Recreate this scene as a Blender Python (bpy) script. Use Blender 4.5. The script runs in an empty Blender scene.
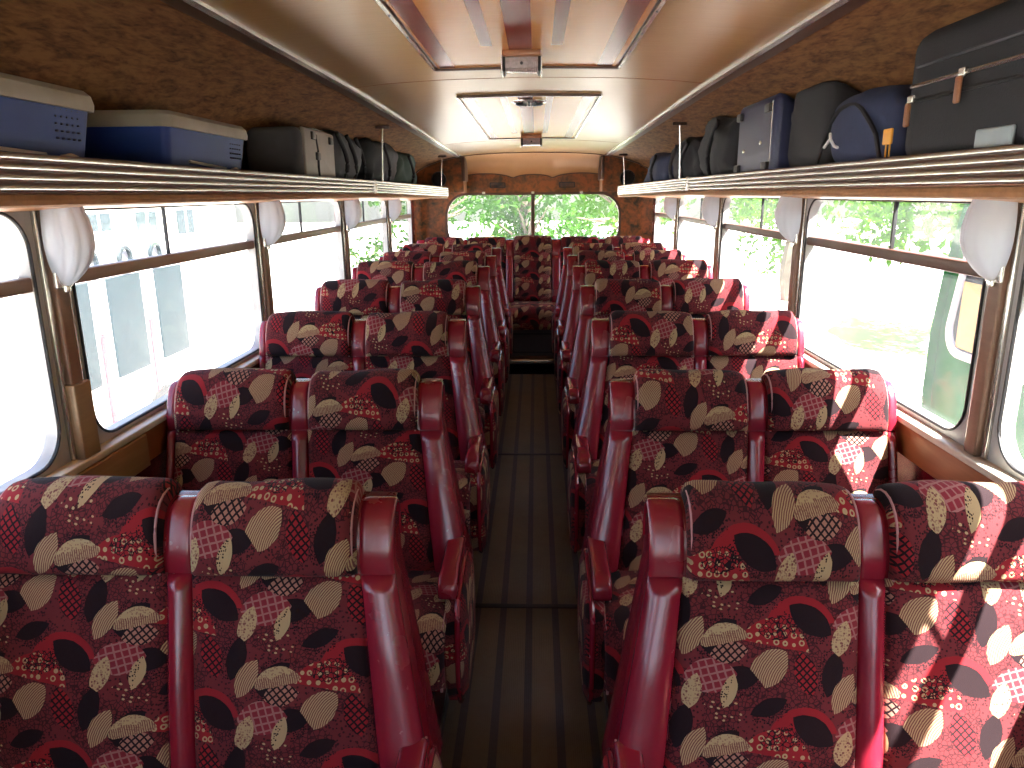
import bpy, bmesh, math, random
from mathutils import Vector, Matrix, noise
R_ = random.Random(7)
S = bpy.context.scene
COL = S.collection

# ---------------------------------------------------------------- camera
FPX, VPX, VPY = 740.0, 536.0, 193.0
yd = Vector((VPX-512, VPY-384, FPX)).normalized()          # world +Y in (right, down, forward)
xd = Vector((0, 1, 0)).cross(yd).normalized()
zd = -(yd.cross(xd))
if zd.y > 0: zd = -zd
def w(v): return Vector((xd.dot(v), yd.dot(v), zd.dot(v)))
cx, cy, cz = w(Vector((1, 0, 0))), w(Vector((0, -1, 0))), w(Vector((0, 0, -1)))
cd = bpy.data.cameras.new('camera'); cam = bpy.data.objects.new('camera', cd); COL.objects.link(cam)
cam.matrix_world = Matrix(((cx.x, cy.x, cz.x, 0.03), (cx.y, cy.y, cz.y, 0.0), (cx.z, cy.z, cz.z, 1.55), (0, 0, 0, 1)))
cd.sensor_width = 36; cd.lens = FPX/1024*36; cd.clip_start = .02; cd.clip_end = 300
S.camera = cam

# ---------------------------------------------------------------- sky, sun, exposure
W = bpy.data.worlds.new('world'); S.world = W; W.use_nodes = True
nt = W.node_tree; nt.nodes.clear()
sky = nt.nodes.new('ShaderNodeTexSky'); sky.sky_type = 'NISHITA'; sky.sun_disc = False
sky.sun_elevation = math.radians(60); sky.sun_rotation = math.radians(120); sky.air_density = 1.0; sky.dust_density = 2.5
bg = nt.nodes.new('ShaderNodeBackground'); bg.inputs[1].default_value = 0.9
wo = nt.nodes.new('ShaderNodeOutputWorld')
nt.links.new(sky.outputs[0], bg.inputs[0]); nt.links.new(bg.outputs[0], wo.inputs[0])
sd = bpy.data.lights.new('sun', 'SUN'); sd.energy = 66.0; sd.angle = math.radians(.6); sd.color = (1, .96, .88)
sun = bpy.data.objects.new('sun', sd); COL.objects.link(sun)
SUNV = Vector((1, -.78, 1.95)).normalized()
sun.rotation_euler = SUNV.to_track_quat('Z', 'Y').to_euler(); sun.location = (8, -5, 18)
S.view_settings.view_transform = 'Standard'; S.view_settings.look = 'None'
S.view_settings.gamma = 1; S.view_settings.use_curve_mapping = False
S.view_settings.exposure = 0.15
S.cycles.use_denoising = True
S.cycles.max_bounces = 9; S.cycles.diffuse_bounces = 6; S.cycles.glossy_bounces = 3
S.cycles.transmission_bounces = 4; S.cycles.transparent_max_bounces = 24
S.cycles.sample_clamp_indirect = 12; S.cycles.caustics_reflective = False; S.cycles.caustics_refractive = False

# ---------------------------------------------------------------- materials
class NT:
    def __init__(s, name):
        s.m = bpy.data.materials.new(name); s.m.use_nodes = True
        s.t = s.m.node_tree; s.N = s.t.nodes; s.N.clear()
        s.out = s.N.new('ShaderNodeOutputMaterial')
    def put(s, sock, v):
        if hasattr(v, 'is_output') or isinstance(v, bpy.types.NodeSocket): s.t.links.new(v, sock)
        elif v is not None: sock.default_value = v
    def m1(s, op, a, b=None, c=None, clamp=False):
        n = s.N.new('ShaderNodeMath'); n.operation = op; n.use_clamp = clamp
        for i, v in enumerate((a, b, c)):
            if v is not None: s.put(n.inputs[i], v)
        return n.outputs[0]
    def vm(s, op, a, b=None, out=0):
        n = s.N.new('ShaderNodeVectorMath'); n.operation = op
        s.put(n.inputs[0], a)
        if b is not None: s.put(n.inputs[1], b)
        return n.outputs[out]
    def xyz(s, x, y, z=0.0):
        n = s.N.new('ShaderNodeCombineXYZ'); s.put(n.inputs[0], x); s.put(n.inputs[1], y); s.put(n.inputs[2], z)
        return n.outputs[0]
    def sep(s, v):
        n = s.N.new('ShaderNodeSeparateXYZ'); s.put(n.inputs[0], v); return n.outputs
    def mix(s, f, a, b):
        n = s.N.new('ShaderNodeMix'); n.data_type = 'RGBA'
        s.put(n.inputs[0], f)
        s.put(n.inputs[6], a if not isinstance(a, tuple) else (*a, 1)); s.put(n.inputs[7], b if not isinstance(b, tuple) else (*b, 1))
        return n.outputs[2]
    def tex(s, kind, vec, scale, out=0, **k):
        n = s.N.new('ShaderNodeTex'+kind)
        for a, v in k.items():
            if a in ('feature', 'distance', 'noise_dimensions', 'voronoi_dimensions', 'wave_type', 'bands_direction'): setattr(n, a, v)
        s.put(n.inputs['Vector'], vec); n.inputs['Scale'].default_value = scale
        for a, v in k.items():
            if a in n.inputs.keys(): n.inputs[a].default_value = v
        return n.outputs[out]
    def ramp(s, f, pts):
        n = s.N.new('ShaderNodeValToRGB'); s.put(n.inputs[0], f)
        e = n.color_ramp.elements
        while len(e) < len(pts): e.new(.5)
        for i, (p, c) in enumerate(pts): e[i].position = p; e[i].color = (*c, 1)
        return n.outputs[0]
    def obj(s): return s.N.new('ShaderNodeTexCoord').outputs['Object']
    def uv(s): return s.N.new('ShaderNodeTexCoord').outputs['UV']
    def bump(s, h, st=.3, d=.002):
        n = s.N.new('ShaderNodeBump'); s.put(n.inputs['Height'], h); n.inputs['Strength'].default_value = st; n.inputs['Distance'].default_value = d
        return n.outputs[0]
    def pbr(s, col, rough=.5, metal=0, normal=None, spec=.5, coat=0, coatr=.1, sheen=0):
        n = s.N.new('ShaderNodeBsdfPrincipled')
        s.put(n.inputs['Base Color'], col if not isinstance(col, tuple) else (*col, 1))
        s.put(n.inputs['Roughness'], rough); n.inputs['Metallic'].default_value = metal
        n.inputs['Specular IOR Level'].default_value = spec
        n.inputs['Coat Weight'].default_value = coat; n.inputs['Coat Roughness'].default_value = coatr
        n.inputs['Sheen Weight'].default_value = sheen
        if normal: s.t.links.new(normal, n.inputs['Normal'])
        s.t.links.new(n.outputs[0], s.out.inputs[0]); return s.m

def simple(name, col, rough=.5, metal=0, var=.12, scale=30, spec=.5, coat=0, bump=0):
    t = NT(name); o = t.obj()
    n = t.tex('Noise', o, scale, Detail=4.0)
    d = tuple(c*(1-var*1.6) for c in col); l = tuple(min(1, c*(1+var)) for c in col)
    c = t.mix(n, d, l)
    nm = t.bump(n, bump, .003) if bump else None
    return t.pbr(c, rough, metal, nm, spec, coat)

def make_moquette():
    """art-deco moquette: overlapping fans, crescents, nets and rings on wine red"""
    t = NT('moquette')
    uvv = t.uv()
    rnd = t.N.new('ShaderNodeObjectInfo').outputs['Random']
    off = t.xyz(t.m1('MULTIPLY', rnd, .0), t.m1('MULTIPLY', rnd, .0))
    LA, LB, SH = .285, .205, .098
    loc = t.N.new('ShaderNodeObjectInfo').outputs['Location']
    ls = t.sep(loc)
    shift = t.xyz(t.m1('MULTIPLY', ls[1], .37), t.m1('MULTIPLY', ls[1], .231))
    uv = t.vm('ADD', uvv, shift)
    nz = t.tex('Noise', uv, 55.0, out=1, Detail=2.0)
    uvn = t.vm('ADD', uv, t.vm('SCALE', t.vm('SUBTRACT', nz, (.5, .5, .5)), None))
    uvn.node.inputs[1].links[0].from_node.inputs['Scale'].default_value = .0035
    q = t.sep(uvn)
    s_ = t.m1('DIVIDE', q[0], LA)
    p_ = t.m1('SUBTRACT', t.m1('DIVIDE', q[1], LB), t.m1('MULTIPLY', s_, SH/LB))
    P = t.xyz(s_, p_)
    BASE = (.130, .020, .024); RED = (.25, .014, .020); DARK = (.014, .006, .008); CREAM = (.40, .29, .155); PINK = (.30, .13, .12)
    # shared fine textures
    vor = t.tex('Voronoi', uv, 150.0, out=0, Randomness=1.0)
    stip = t.m1('LESS_THAN', vor, .32)
    stip2 = t.m1('LESS_THAN', t.tex('Voronoi', uv, 230.0, out=0, Randomness=.6), .40)
    worm = t.m1('LESS_THAN', t.tex('Voronoi', uvn, 125.0, out=0, feature='DISTANCE_TO_EDGE', Randomness=1.0), .085)
    big = t.tex('Noise', uv, 14.0, Detail=0.0)
    ringv = t.tex('Voronoi', uv, 62.0, out=0, Randomness=.35)
    rings = t.m1('MULTIPLY', t.m1('GREATER_THAN', ringv, .20), t.m1('LESS_THAN', ringv, .36))
    def lines(fx, fy, freq, th):
        a = t.m1('ADD', t.m1('MULTIPLY', q[0], fx*freq), t.m1('MULTIPLY', q[1], fy*freq))
        return t.m1('GREATER_THAN', t.m1('SINE', a), th)
    net = t.m1('MAXIMUM', lines(.95, .3, 440, .72), lines(-.25, .97, 440, .72))
    netb = t.m1('MAXIMUM', lines(.85, .75, 520, .55), lines(-.75, .85, 520, .55))
    wm = t.m1('MULTIPLY', worm, t.m1('GREATER_THAN', big, .47))
    st0 = t.m1('MULTIPLY', stip, t.m1('LESS_THAN', big, .47))
    col = t.mix(t.m1('MULTIPLY', wm, .75), BASE, DARK)
    col = t.mix(t.m1('MULTIPLY', st0, .8), col, DARK)
    def local(u, v, ang):
        cs = u/LA; ct = v/LB - cs*SH/LB
        d = t.vm('SUBTRACT', t.vm('FRACTION', t.vm('ADD', P, (.5-cs+8, .5-ct+8, 0))), (.5, .5, 0))
        ca, sa = math.cos(ang), math.sin(ang)
        # metric coordinates of the wrapped offset, rotated by -ang
        x = t.vm('DOT_PRODUCT', d, (LA*ca+SH*sa, LB*sa, 0), out=1)
        y = t.vm('DOT_PRODUCT', d, (-LA*sa+SH*ca, LB*ca, 0), out=1)
        return x, y, t.xyz(x, y)
    def dist(L, c): return t.vm('DISTANCE', L, (c[0], c[1], 0), out=1)
    def lens(L, c1, r1, c2, r2, inv=False):
        a = t.m1('LESS_THAN', dist(L, c1), r1); b = t.m1('GREATER_THAN' if inv else 'LESS_THAN', dist(L, c2), r2)
        return t.m1('MULTIPLY', a, b)
    def arcs(L, c, freq, th=.1): return t.m1('GREATER_THAN', t.m1('SINE', t.m1('MULTIPLY', dist(L, c), freq)), th)
    def lay(col, mask, fill): return t.mix(mask, col, fill)
    R = math.radians
    K = .00077; 
    def C(x, y): return (x-75)*K, -(y-270)*.00074
    # red domes
    for (x, y, a) in ((310, 592, 0), (250, 372, -10)):
        X, Y, L = local(*C(x, y), R(a)); m = t.m1('MULTIPLY', t.m1('LESS_THAN', dist(L, (0, -.045)), .068), t.m1('GREATER_THAN', Y, -.028))
        f = RED if y > 500 else t.mix(rings, RED, CREAM)
        col = lay(col, m, f)
    # darks: solid core with stippled skirt
    def dark(x, y, a, r, off, skirt):
        nonlocal col
        X, Y, L = local(*C(x, y), R(a))
        m = lens(L, (0, off), r, (0, -off), r)
        sk = lens(L, (0, off-skirt), r*1.04, (0, -off-skirt), r*1.04)
        col = lay(col, t.m1('MULTIPLY', sk, stip2), DARK)
        col = lay(col, m, DARK)
    dark(335, 345, -35, .058, .033, .014)
    dark(385, 480, 75, .060, .040, -.010)
    dark(155, 488, 8, .046, .024, .016)
    dark(225, 560, 22, .052, .036, .012)
    dark(470, 560, -25, .048, .032, .012)
    dark(115, 650, 35, .046, .028, -.010)
    # nets
    X, Y, L = local(*C(455, 352), R(5)); m = lens(L, (0, -.024), .056, (0, .024), .056)
    col = lay(col, m, t.mix(net, (.20, .02, .03), PINK))
    X, Y, L = local(*C(318, 478), R(-75)); m = lens(L, (0, -.030), .052, (0, .030), .052)
    col = lay(col, m, t.mix(netb, RED, DARK))
    X, Y, L = local(*C(132, 425), R(10)); m = lens(L, (0, -.022), .042, (0, .022), .042)
    col = lay(col, m, t.mix(netb, (.34, .16, .12), DARK))
    # creams
    DC = (.17, .06, .05)
    X, Y, L = local(*C(235, 470), R(38))                      # striped fan
    m = t.m1('MULTIPLY', lens(L, (0, -.012), .050, (-.004, .030), .052), t.m1('GREATER_THAN', X, -.030))
    col = lay(col, m, t.mix(t.m1('GREATER_THAN', t.m1('SINE', t.m1('MULTIPLY', dist(L, (.03, -.075)), 1500)), .05), DC, CREAM))
    X, Y, L = local(*C(412, 530), R(62))                      # sail with concentric lines
    m = lens(L, (0, -.030), .050, (0, .036), .056)
    col = lay(col, m, t.mix(arcs(L, (0, -.09), 1500, .0), DC, CREAM))
    X, Y, L = local(*C(392, 385), R(-38))                     # stippled wedge
    m = t.m1('MULTIPLY', lens(L, (-.012, -.006), .046, (.046, .014), .050), t.m1('GREATER_THAN', Y, -.024))
    col = lay(col, m, t.mix(stip, t.mix(stip2, CREAM, (.28, .17, .10)), DC))
    X, Y, L = local(*C(120, 385), R(12))                      # dome with lashes
    m = t.m1('MULTIPLY', lens(L, (0, -.026), .050, (0, .045), .070), t.m1('GREATER_THAN', Y, -.014))
    lash = t.m1('MULTIPLY', t.m1('GREATER_THAN', t.m1('SINE', t.m1('MULTIPLY', X, 1500)), .0), t.m1('LESS_THAN', Y, t.m1('MULTIPLY_ADD', nz.node.outputs[0], .02, -.004)))
    col = lay(col, m, t.mix(lash, t.mix(t.m1('MULTIPLY', stip2, .6), CREAM, DC), DC))
    X, Y, L = local(*C(500, 390), R(72))                      # slim cream leaf, half stippled
    m = lens(L, (0, .034), .048, (0, -.034), .048)
    col = lay(col, m, t.mix(t.m1('MULTIPLY', t.m1('GREATER_THAN', Y, 0.0), stip2), CREAM, DARK))
    X, Y, L = local(*C(120, 572), R(-15))                     # loose seeds
    m = lens(L, (0, -.020), .045, (0, .020), .045)
    seed = t.m1('LESS_THAN', t.tex('Voronoi', t.vm('MULTIPLY', L, (70, 105, 1)), 1.0, out=0, Randomness=.3), .23)
    col = lay(col, t.m1('MULTIPLY', m, seed), CREAM)
    X, Y, L = local(*C(255, 640), R(10))                      # squiggle patch
    m = lens(L, (0, -.028), .050, (0, .028), .050)
    col = lay(col, t.m1('MULTIPLY', m, worm), DARK)
    weave = t.tex('Noise', uv, 900.0, Detail=1.0)
    col = t.mix(t.m1('MULTIPLY', weave, .35), col, t.vm('SCALE', col, None))
    col.node.inputs[7].links[0].from_node.inputs['Scale'].default_value = .45
    return t.pbr(col, .92, 0, t.bump(weave, .5, .0015), .15, sheen=.04)

def make_vinyl(name, col):
    t = NT(name); o = t.obj()
    n = t.tex('Noise', o, 6.0, Detail=5.0); f = t.tex('Noise', o, 260.0, Detail=2.0)
    c = t.mix(n, tuple(x*.8 for x in col), tuple(x*1.15 for x in col))
    sc = t.m1('GREATER_THAN', t.tex('Noise', o, 60.0, Detail=6.0), .74)
    c = t.mix(t.m1('MULTIPLY', sc, .25), c, (.45, .22, .2))
    return t.pbr(c, t.m1('MULTIPLY_ADD', n, .12, .20), 0, t.bump(t.m1('ADD', t.m1('MULTIPLY', f, .3), t.m1('MULTIPLY', n, 2)), .2, .002), .6, coat=.3, coatr=.18)

def make_mottle(name, a, b, c, stretch=(1, 1, 1), scale=14, rough=.7):
    t = NT(name); o = t.vm('MULTIPLY', t.obj(), stretch)
    n = t.tex('Noise', o, scale, Detail=6.0, Roughness=.65, Distortion=.6)
    n2 = t.tex('Noise', o, scale*3.1, Detail=4.0)
    k = t.m1('ADD', t.m1('MULTIPLY', n, .7), t.m1('MULTIPLY', n2, .3))
    return t.pbr(t.ramp(k, [(.36, a), (.48, b), (.58, c)]), rough, 0, None, .4)

def make_ply(name, a, b, rough, spec=.30):
    t = NT(name); o = t.obj()
    n = t.tex('Noise', t.vm('MULTIPLY', o, (1, 9, 1)), 6.0, Detail=6.0, Roughness=.6)
    n2 = t.tex('Noise', t.vm('MULTIPLY', o, (8, 60, 8)), 3.0, Detail=3.0)
    c = t.mix(t.m1('ADD', t.m1('MULTIPLY', n, .6), t.m1('MULTIPLY', n2, .4)), a, b)
    return t.pbr(c, rough, 0, t.bump(n, .12, .004), spec)

def make_wood(name, a, b, rough=.4):
    t = NT(name); o = t.obj()
    n = t.tex('Noise', t.vm('MULTIPLY', o, (14, 1.2, 14)), 4.0, Detail=5.0, Distortion=1.0)
    return t.pbr(t.mix(n, a, b), rough, 0, None, .5)

def make_glass(name, dirt, tint=(1, 1, 1)):
    t = NT(name); o = t.obj()
    tr = t.N.new('ShaderNodeBsdfTransparent'); tr.inputs[0].default_value = (*tint, 1)
    gl = t.N.new('ShaderNodeBsdfGlossy'); gl.inputs['Roughness'].default_value = .03
    tl = t.N.new('ShaderNodeBsdfTranslucent'); tl.inputs[0].default_value = (.85, .9, .95, 1)
    n = t.tex('Noise', o, 3.0, Detail=8.0, Roughness=.75)
    m1 = t.N.new('ShaderNodeMixShader'); t.put(m1.inputs[0], t.m1('MULTIPLY', n, dirt*2))
    t.t.links.new(tr.outputs[0], m1.inputs[1]); t.t.links.new(tl.outputs[0], m1.inputs[2])
    lw = t.N.new('ShaderNodeLayerWeight'); lw.inputs[0].default_value = .5
    m2 = t.N.new('ShaderNodeMixShader'); t.put(m2.inputs[0], t.m1('MULTIPLY_ADD', t.m1('POWER', lw.outputs[1], 5.0), .30, .02))
    t.t.links.new(m1.outputs[0], m2.inputs[1]); t.t.links.new(gl.outputs[0], m2.inputs[2])
    t.t.links.new(m2.outputs[0], t.out.inputs[0]); return t.m

def make_opal():
    t = NT('opal_glass')
    d = t.N.new('ShaderNodeBsdfPrincipled'); d.inputs['Base Color'].default_value = (.78, .83, .92, 1); d.inputs['Roughness'].default_value = .25
    tl = t.N.new('ShaderNodeBsdfTranslucent'); tl.inputs[0].default_value = (.9, .9, .92, 1)
    m = t.N.new('ShaderNodeMixShader'); m.inputs[0].default_value = .5
    t.t.links.new(d.outputs[0], m.inputs[1]); t.t.links.new(tl.outputs[0], m.inputs[2]); t.t.links.new(m.outputs[0], t.out.inputs[0]); return t.m

def make_leaf(name, a, b):
    t = NT(name); o = t.obj(); n = t.tex('Noise', o, 3.0, Detail=4.0)
    c = t.mix(n, a, b)
    d = t.N.new('ShaderNodeBsdfDiffuse'); t.put(d.inputs[0], c)
    tl = t.N.new('ShaderNodeBsdfTranslucent'); t.put(tl.inputs[0], c)
    m = t.N.new('ShaderNodeMixShader'); m.inputs[0].default_value = .5
    t.t.links.new(d.outputs[0], m.inputs[1]); t.t.links.new(tl.outputs[0], m.inputs[2]); t.t.links.new(m.outputs[0], t.out.inputs[0]); return t.m

def make_floor():
    t = NT('ribbed_lino'); o = t.obj()
    n = t.tex('Noise', o, 7.0, Detail=6.0); n2 = t.tex('Noise', o, 90.0, Detail=3.0)
    x = t.sep(o)[0]
    k = t.m1('ABSOLUTE', t.m1('SUBTRACT', t.m1('FRACT', t.m1('MULTIPLY_ADD', x, 1/.0985, -.0535/.0985+.5+.5)), .5))
    strip = t.m1('LESS_THAN', k, .125)
    rib = t.m1('SINE', t.m1('MULTIPLY', x, 2*math.pi/.0062))
    base = t.mix(n, (.085, .066, .042), (.16, .128, .084))
    c = t.mix(strip, base, (.035, .035, .040))
    h = t.m1('ADD', t.m1('MULTIPLY', rib, .3), strip)
    return t.pbr(c, t.m1('MULTIPLY_ADD', n2, .25, .42), 0, t.bump(h, .6, .002), .5)

def make_ground():
    t = NT('yard_ground'); o = t.obj()
    n = t.tex('Noise', o, 1.2, Detail=8.0)
    g = t.tex('Noise', o, .22, Detail=2.0)
    c = t.mix(n, (.50, .48, .45), (.68, .66, .62))
    c = t.mix(t.m1('GREATER_THAN', g, .62), c, t.mix(n, (.22, .34, .08), (.34, .46, .14)))
    return t.pbr(c, .9, 0, None, .2)

M = dict(
    moq=make_moquette(), vinyl=make_vinyl('red_vinyl', (.215, .010, .024)), vinyl_dk=make_vinyl('dark_red_vinyl', (.15, .007, .015)),
    piping=simple('worn_piping', (.42, .20, .20), .45), ply=make_ply('ceiling_ply', (.29, .145, .036), (.42, .245, .080), .29),
    ply_or=make_ply('hatch_ply', (.40, .155, .040), (.50, .22, .065), .27, .2), maroon=make_ply('maroon_strip', (.14, .022, .015), (.20, .035, .022), .25, .2),
    cove=make_mottle('mottled_cove_cloth', (.085, .030, .010), (.20, .085, .028), (.29, .135, .045), (1, .35, 1), 34, .75),
    marble=make_mottle('marbled_panel', (.035, .026, .010), (.16, .058, .014), (.30, .085, .018), (1, 1, 1), 11, .45),
    dome=simple('dome_panel', (.48, .25, .11), .4, var=.08, scale=5), brown=make_wood('dark_brown_wood', (.045, .016, .008), (.10, .038, .018)),
    wood=make_wood('sill_wood', (.20, .068, .025), (.34, .13, .05), .35), lwood=make_wood('pale_wood', (.26, .16, .085), (.38, .25, .14), .5),
    pillar=make_wood('pillar_wood', (.16, .085, .055), (.24, .14, .09), .4),
    chrome=simple('chrome', (.80, .78, .74), .25, .75, var=.05), alu=simple('aluminium', (.62, .60, .56), .24, .9, var=.03, scale=4),
    frame=simple('window_frame_paint', (.42, .41, .40), .4, var=.15), rubber=simple('rubber', (.018, .018, .02), .6),
    glass=make_glass('window_glass', .018), dglass=make_glass('dusty_window_glass', .11), opal=make_opal(),
    black=simple('black_fabric', (.016, .016, .018), .8, bump=.3, scale=300), blackp=simple('black_plastic', (.012, .012, .013), .35),
    navy=simple('navy_shell', (.022, .026, .075), .42, scale=120, bump=.1), navyf=simple('navy_fabric', (.028, .038, .085), .85, scale=60),
    greyf=simple('grey_fabric', (.07, .07, .078), .85), greenf=simple('dark_green_fabric', (.022, .045, .035), .85), taupe=simple('taupe_shell', (.26, .22, .19), .5),
    blue=simple('blue_plastic', (.009, .040, .22), .6, scale=8, var=.2), lid=simple('cream_plastic_lid', (.36, .32, .25), .5, scale=12, var=.25),
    cream=simple('cream_plastic', (.70, .66, .56), .4), yellow=simple('yellow_tag', (.75, .33, .02), .5), label=simple('grey_label', (.30, .36, .38), .3),
    white=simple('white_plastic', (.8, .8, .8), .4), floor=make_floor(), ground=make_ground(), steel=simple('dark_steel', (.03, .03, .032), .5, .6),
    orange=simple('padded_brown_cloth', (.36, .17, .07), .7, scale=40, var=.3), under=simple('rack_underside', (.50, .22, .07), .35, scale=9, var=.15),
    leaf=make_leaf('leaves', (.022, .085, .006), (.08, .17, .015)), leafd=make_leaf('dark_leaves', (.016, .07, .008), (.06, .14, .02)), bark=simple('bark', (.10, .075, .05), .9),
    busg=simple('green_coach_paint', (.012, .15, .02), .8, spec=.05, var=.05, scale=2), busw=simple('white_coach_paint', (.75, .75, .75), .4), busr=simple('red_coach_paint', (.5, .03, .04), .4),
    dkglass=simple('dark_vehicle_glass', (.02, .03, .035), .5, spec=.15), busy=simple('yellow_panel', (.45, .28, .02), .5), brick=simple('pale_render', (.62, .58, .52), .9), tyre=simple('tyre', (.02, .02, .02), .9),
    lens=simple('lamp_lens', (.40, .33, .33), .15, scale=90, var=.3, coat=1), grille=simple('speaker_cloth', (.01, .01, .011), .9),
)

# ---------------------------------------------------------------- geometry helpers
ORG = {}
def props(o, label=None, cat=None, group=None, kind=None):
    if label: o['label'] = label
    if cat: o['category'] = cat
    if group: o['group'] = group
    if kind: o['kind'] = kind
    return o
def thing(name, loc, label, cat, group=None):
    o = bpy.data.objects.new(name, None); COL.objects.link(o); o.location = loc; o.empty_display_size = .1
    ORG[o.name] = Vector(loc); return props(o, label, cat, group)

class G:
    def __init__(s): s.v = []; s.f = []; s.uv = []
    def face(s, idx, uv=None): s.f.append(tuple(idx)); s.uv.append(uv)
    def grid(s, P, UV=None, cu=False, cv=False):
        nu, nv = len(P), len(P[0]); b = len(s.v)
        for r in P:
            for p in r: s.v.append(Vector(p))
        for i in range(nu if cu else nu-1):
            for j in range(nv if cv else nv-1):
                i2, j2 = (i+1) % nu, (j+1) % nv
                u = None
                if UV: u = [UV[i][j], UV[i2][j], UV[i2][j2], UV[i][j2]]
                s.face((b+i*nv+j, b+i2*nv+j, b+i2*nv+j2, b+i*nv+j2), u)
        return s
    def loft(s, rings, cap=True, closed=True):
        b = len(s.v); n = len(rings[0]); s.grid(rings, None, False, closed)
        if cap:
            s.face(list(range(b+n-1, b-1, -1))); e = b+(len(rings)-1)*n; s.face(list(range(e, e+n)))
        return s
    def box(s, x0, x1, y0, y1, z0, z1):
        return s.loft([[(x0, y0, z), (x1, y0, z), (x1, y1, z), (x0, y1, z)] for z in (z0, z1)])
    def rbox(s, x0, x1, y0, y1, z0, z1, r=.02, ax='z', n=4):
        """box with rounded edges all round; ax = lofting axis"""
        lo = [x0, y0, z0]; hi = [x1, y1, z1]; k = 'xyz'.index(ax); a, b = (k+1) % 3, (k+2) % 3
        r = min(r, (hi[0]-lo[0])/2.01, (hi[1]-lo[1])/2.01, (hi[2]-lo[2])/2.01)
        rings = []
        lv = [(lo[k]+r-r*math.sin(t*math.pi/2/n), r-r*math.cos(t*math.pi/2/n)) for t in range(n, -1, -1)]
        lv += [(hi[k]-r+r*math.sin(t*math.pi/2/n), r-r*math.cos(t*math.pi/2/n)) for t in range(0, n+1)]
        for (h, ins) in lv:
            ring = []
            rr = max(r-ins, .0004)
            for (ca, cb, st) in ((hi[a]-ins-rr, hi[b]-ins-rr, 0), (lo[a]+ins+rr, hi[b]-ins-rr, 1), (lo[a]+ins+rr, lo[b]+ins+rr, 2), (hi[a]-ins-rr, lo[b]+ins+rr, 3)):
                for i in range(n+1):
                    t = (st+i/n)*math.pi/2; p = [0, 0, 0]; p[k] = h; p[a] = ca+rr*math.cos(t); p[b] = cb+rr*math.sin(t); ring.append(p)
            rings.append(ring)
        return s.loft(rings)
    def tube(s, path, r, n=8, closed=False, cap=True):
        path = [Vector(p) for p in path]; m = len(path); rings = []
        for i, p in enumerate(path):
            a = path[(i-1) % m] if (closed or i > 0) else p; b = path[(i+1) % m] if (closed or i < m-1) else p
            d = (b-a).normalized(); up = Vector((0, 0, 1)) if abs(d.z) < .95 else Vector((1, 0, 0))
            u = d.cross(up).normalized(); v = u.cross(d); rr = r(i/(m-1)) if callable(r) else r
            rings.append([p+u*rr*math.cos(2*math.pi*k/n)+v*rr*math.sin(2*math.pi*k/n) for k in range(n)])
        if closed: s.grid(rings, None, True, True)
        else: s.loft(rings, cap)
        return s
    def lathe(s, c, prof, n=20, axis='z', a0=0, a1=2*math.pi):
        full = abs(a1-a0-2*math.pi) < 1e-6; rings = []
        for k in range(n if full else n+1):
            t = a0+(a1-a0)*k/n; row = []
            for (r, h) in prof:
                p = {'z': (r*math.cos(t), r*math.sin(t), h), 'y': (r*math.cos(t), h, r*math.sin(t)), 'x': (h, r*math.cos(t), r*math.sin(t))}[axis]
                row.append(Vector(c)+Vector(p))
            rings.append(row)
        return s.grid(rings, None, full, False)
    def band(s, A, B, off):
        """solid band between two closed loops of equal length, thickened by the vector off"""
        off = Vector(off); A = [Vector(p) for p in A]; B = [Vector(p) for p in B]
        return s.grid([A, B, [p+off for p in B], [p+off for p in A]], None, True, True)
    def build(s, name, mat, parent=None, ang=40, recalc=True):
        if parent is not None: o0 = ORG[parent.name]
        else:
            o0 = Vector(((min(v.x for v in s.v)+max(v.x for v in s.v))/2, (min(v.y for v in s.v)+max(v.y for v in s.v))/2, min(v.z for v in s.v)))
        me = bpy.data.meshes.new(name); me.from_pydata([v-o0 for v in s.v], [], s.f)
        if any(u is not None for u in s.uv):
            l = me.uv_layers.new(name='UVMap').data; k = 0
            for f, u in zip(s.f, s.uv):
                for i in range(len(f)):
                    l[k].uv = u[i] if u is not None else (s.v[f[i]].x, s.v[f[i]].z+s.v[f[i]].y*.7); k += 1
        elif mat is M['moq']:
            l = me.uv_layers.new(name='UVMap').data; k = 0
            for f in s.f:
                for i in f: l[k].uv = (s.v[i].x+s.v[i].y, s.v[i].z); k += 1
        if recalc:
            bm = bmesh.new(); bm.from_mesh(me); bmesh.ops.recalc_face_normals(bm, faces=bm.faces); bm.to_mesh(me); bm.free()
        me.materials.append(mat)
        for p in me.polygons: p.use_smooth = True
        me.set_sharp_from_angle(angle=math.radians(ang))
        o = bpy.data.objects.new(name, me); COL.objects.link(o)
        if parent is not None: o.parent = parent
        else: o.location = o0
        ORG[o.name] = o0
        return o

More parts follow.
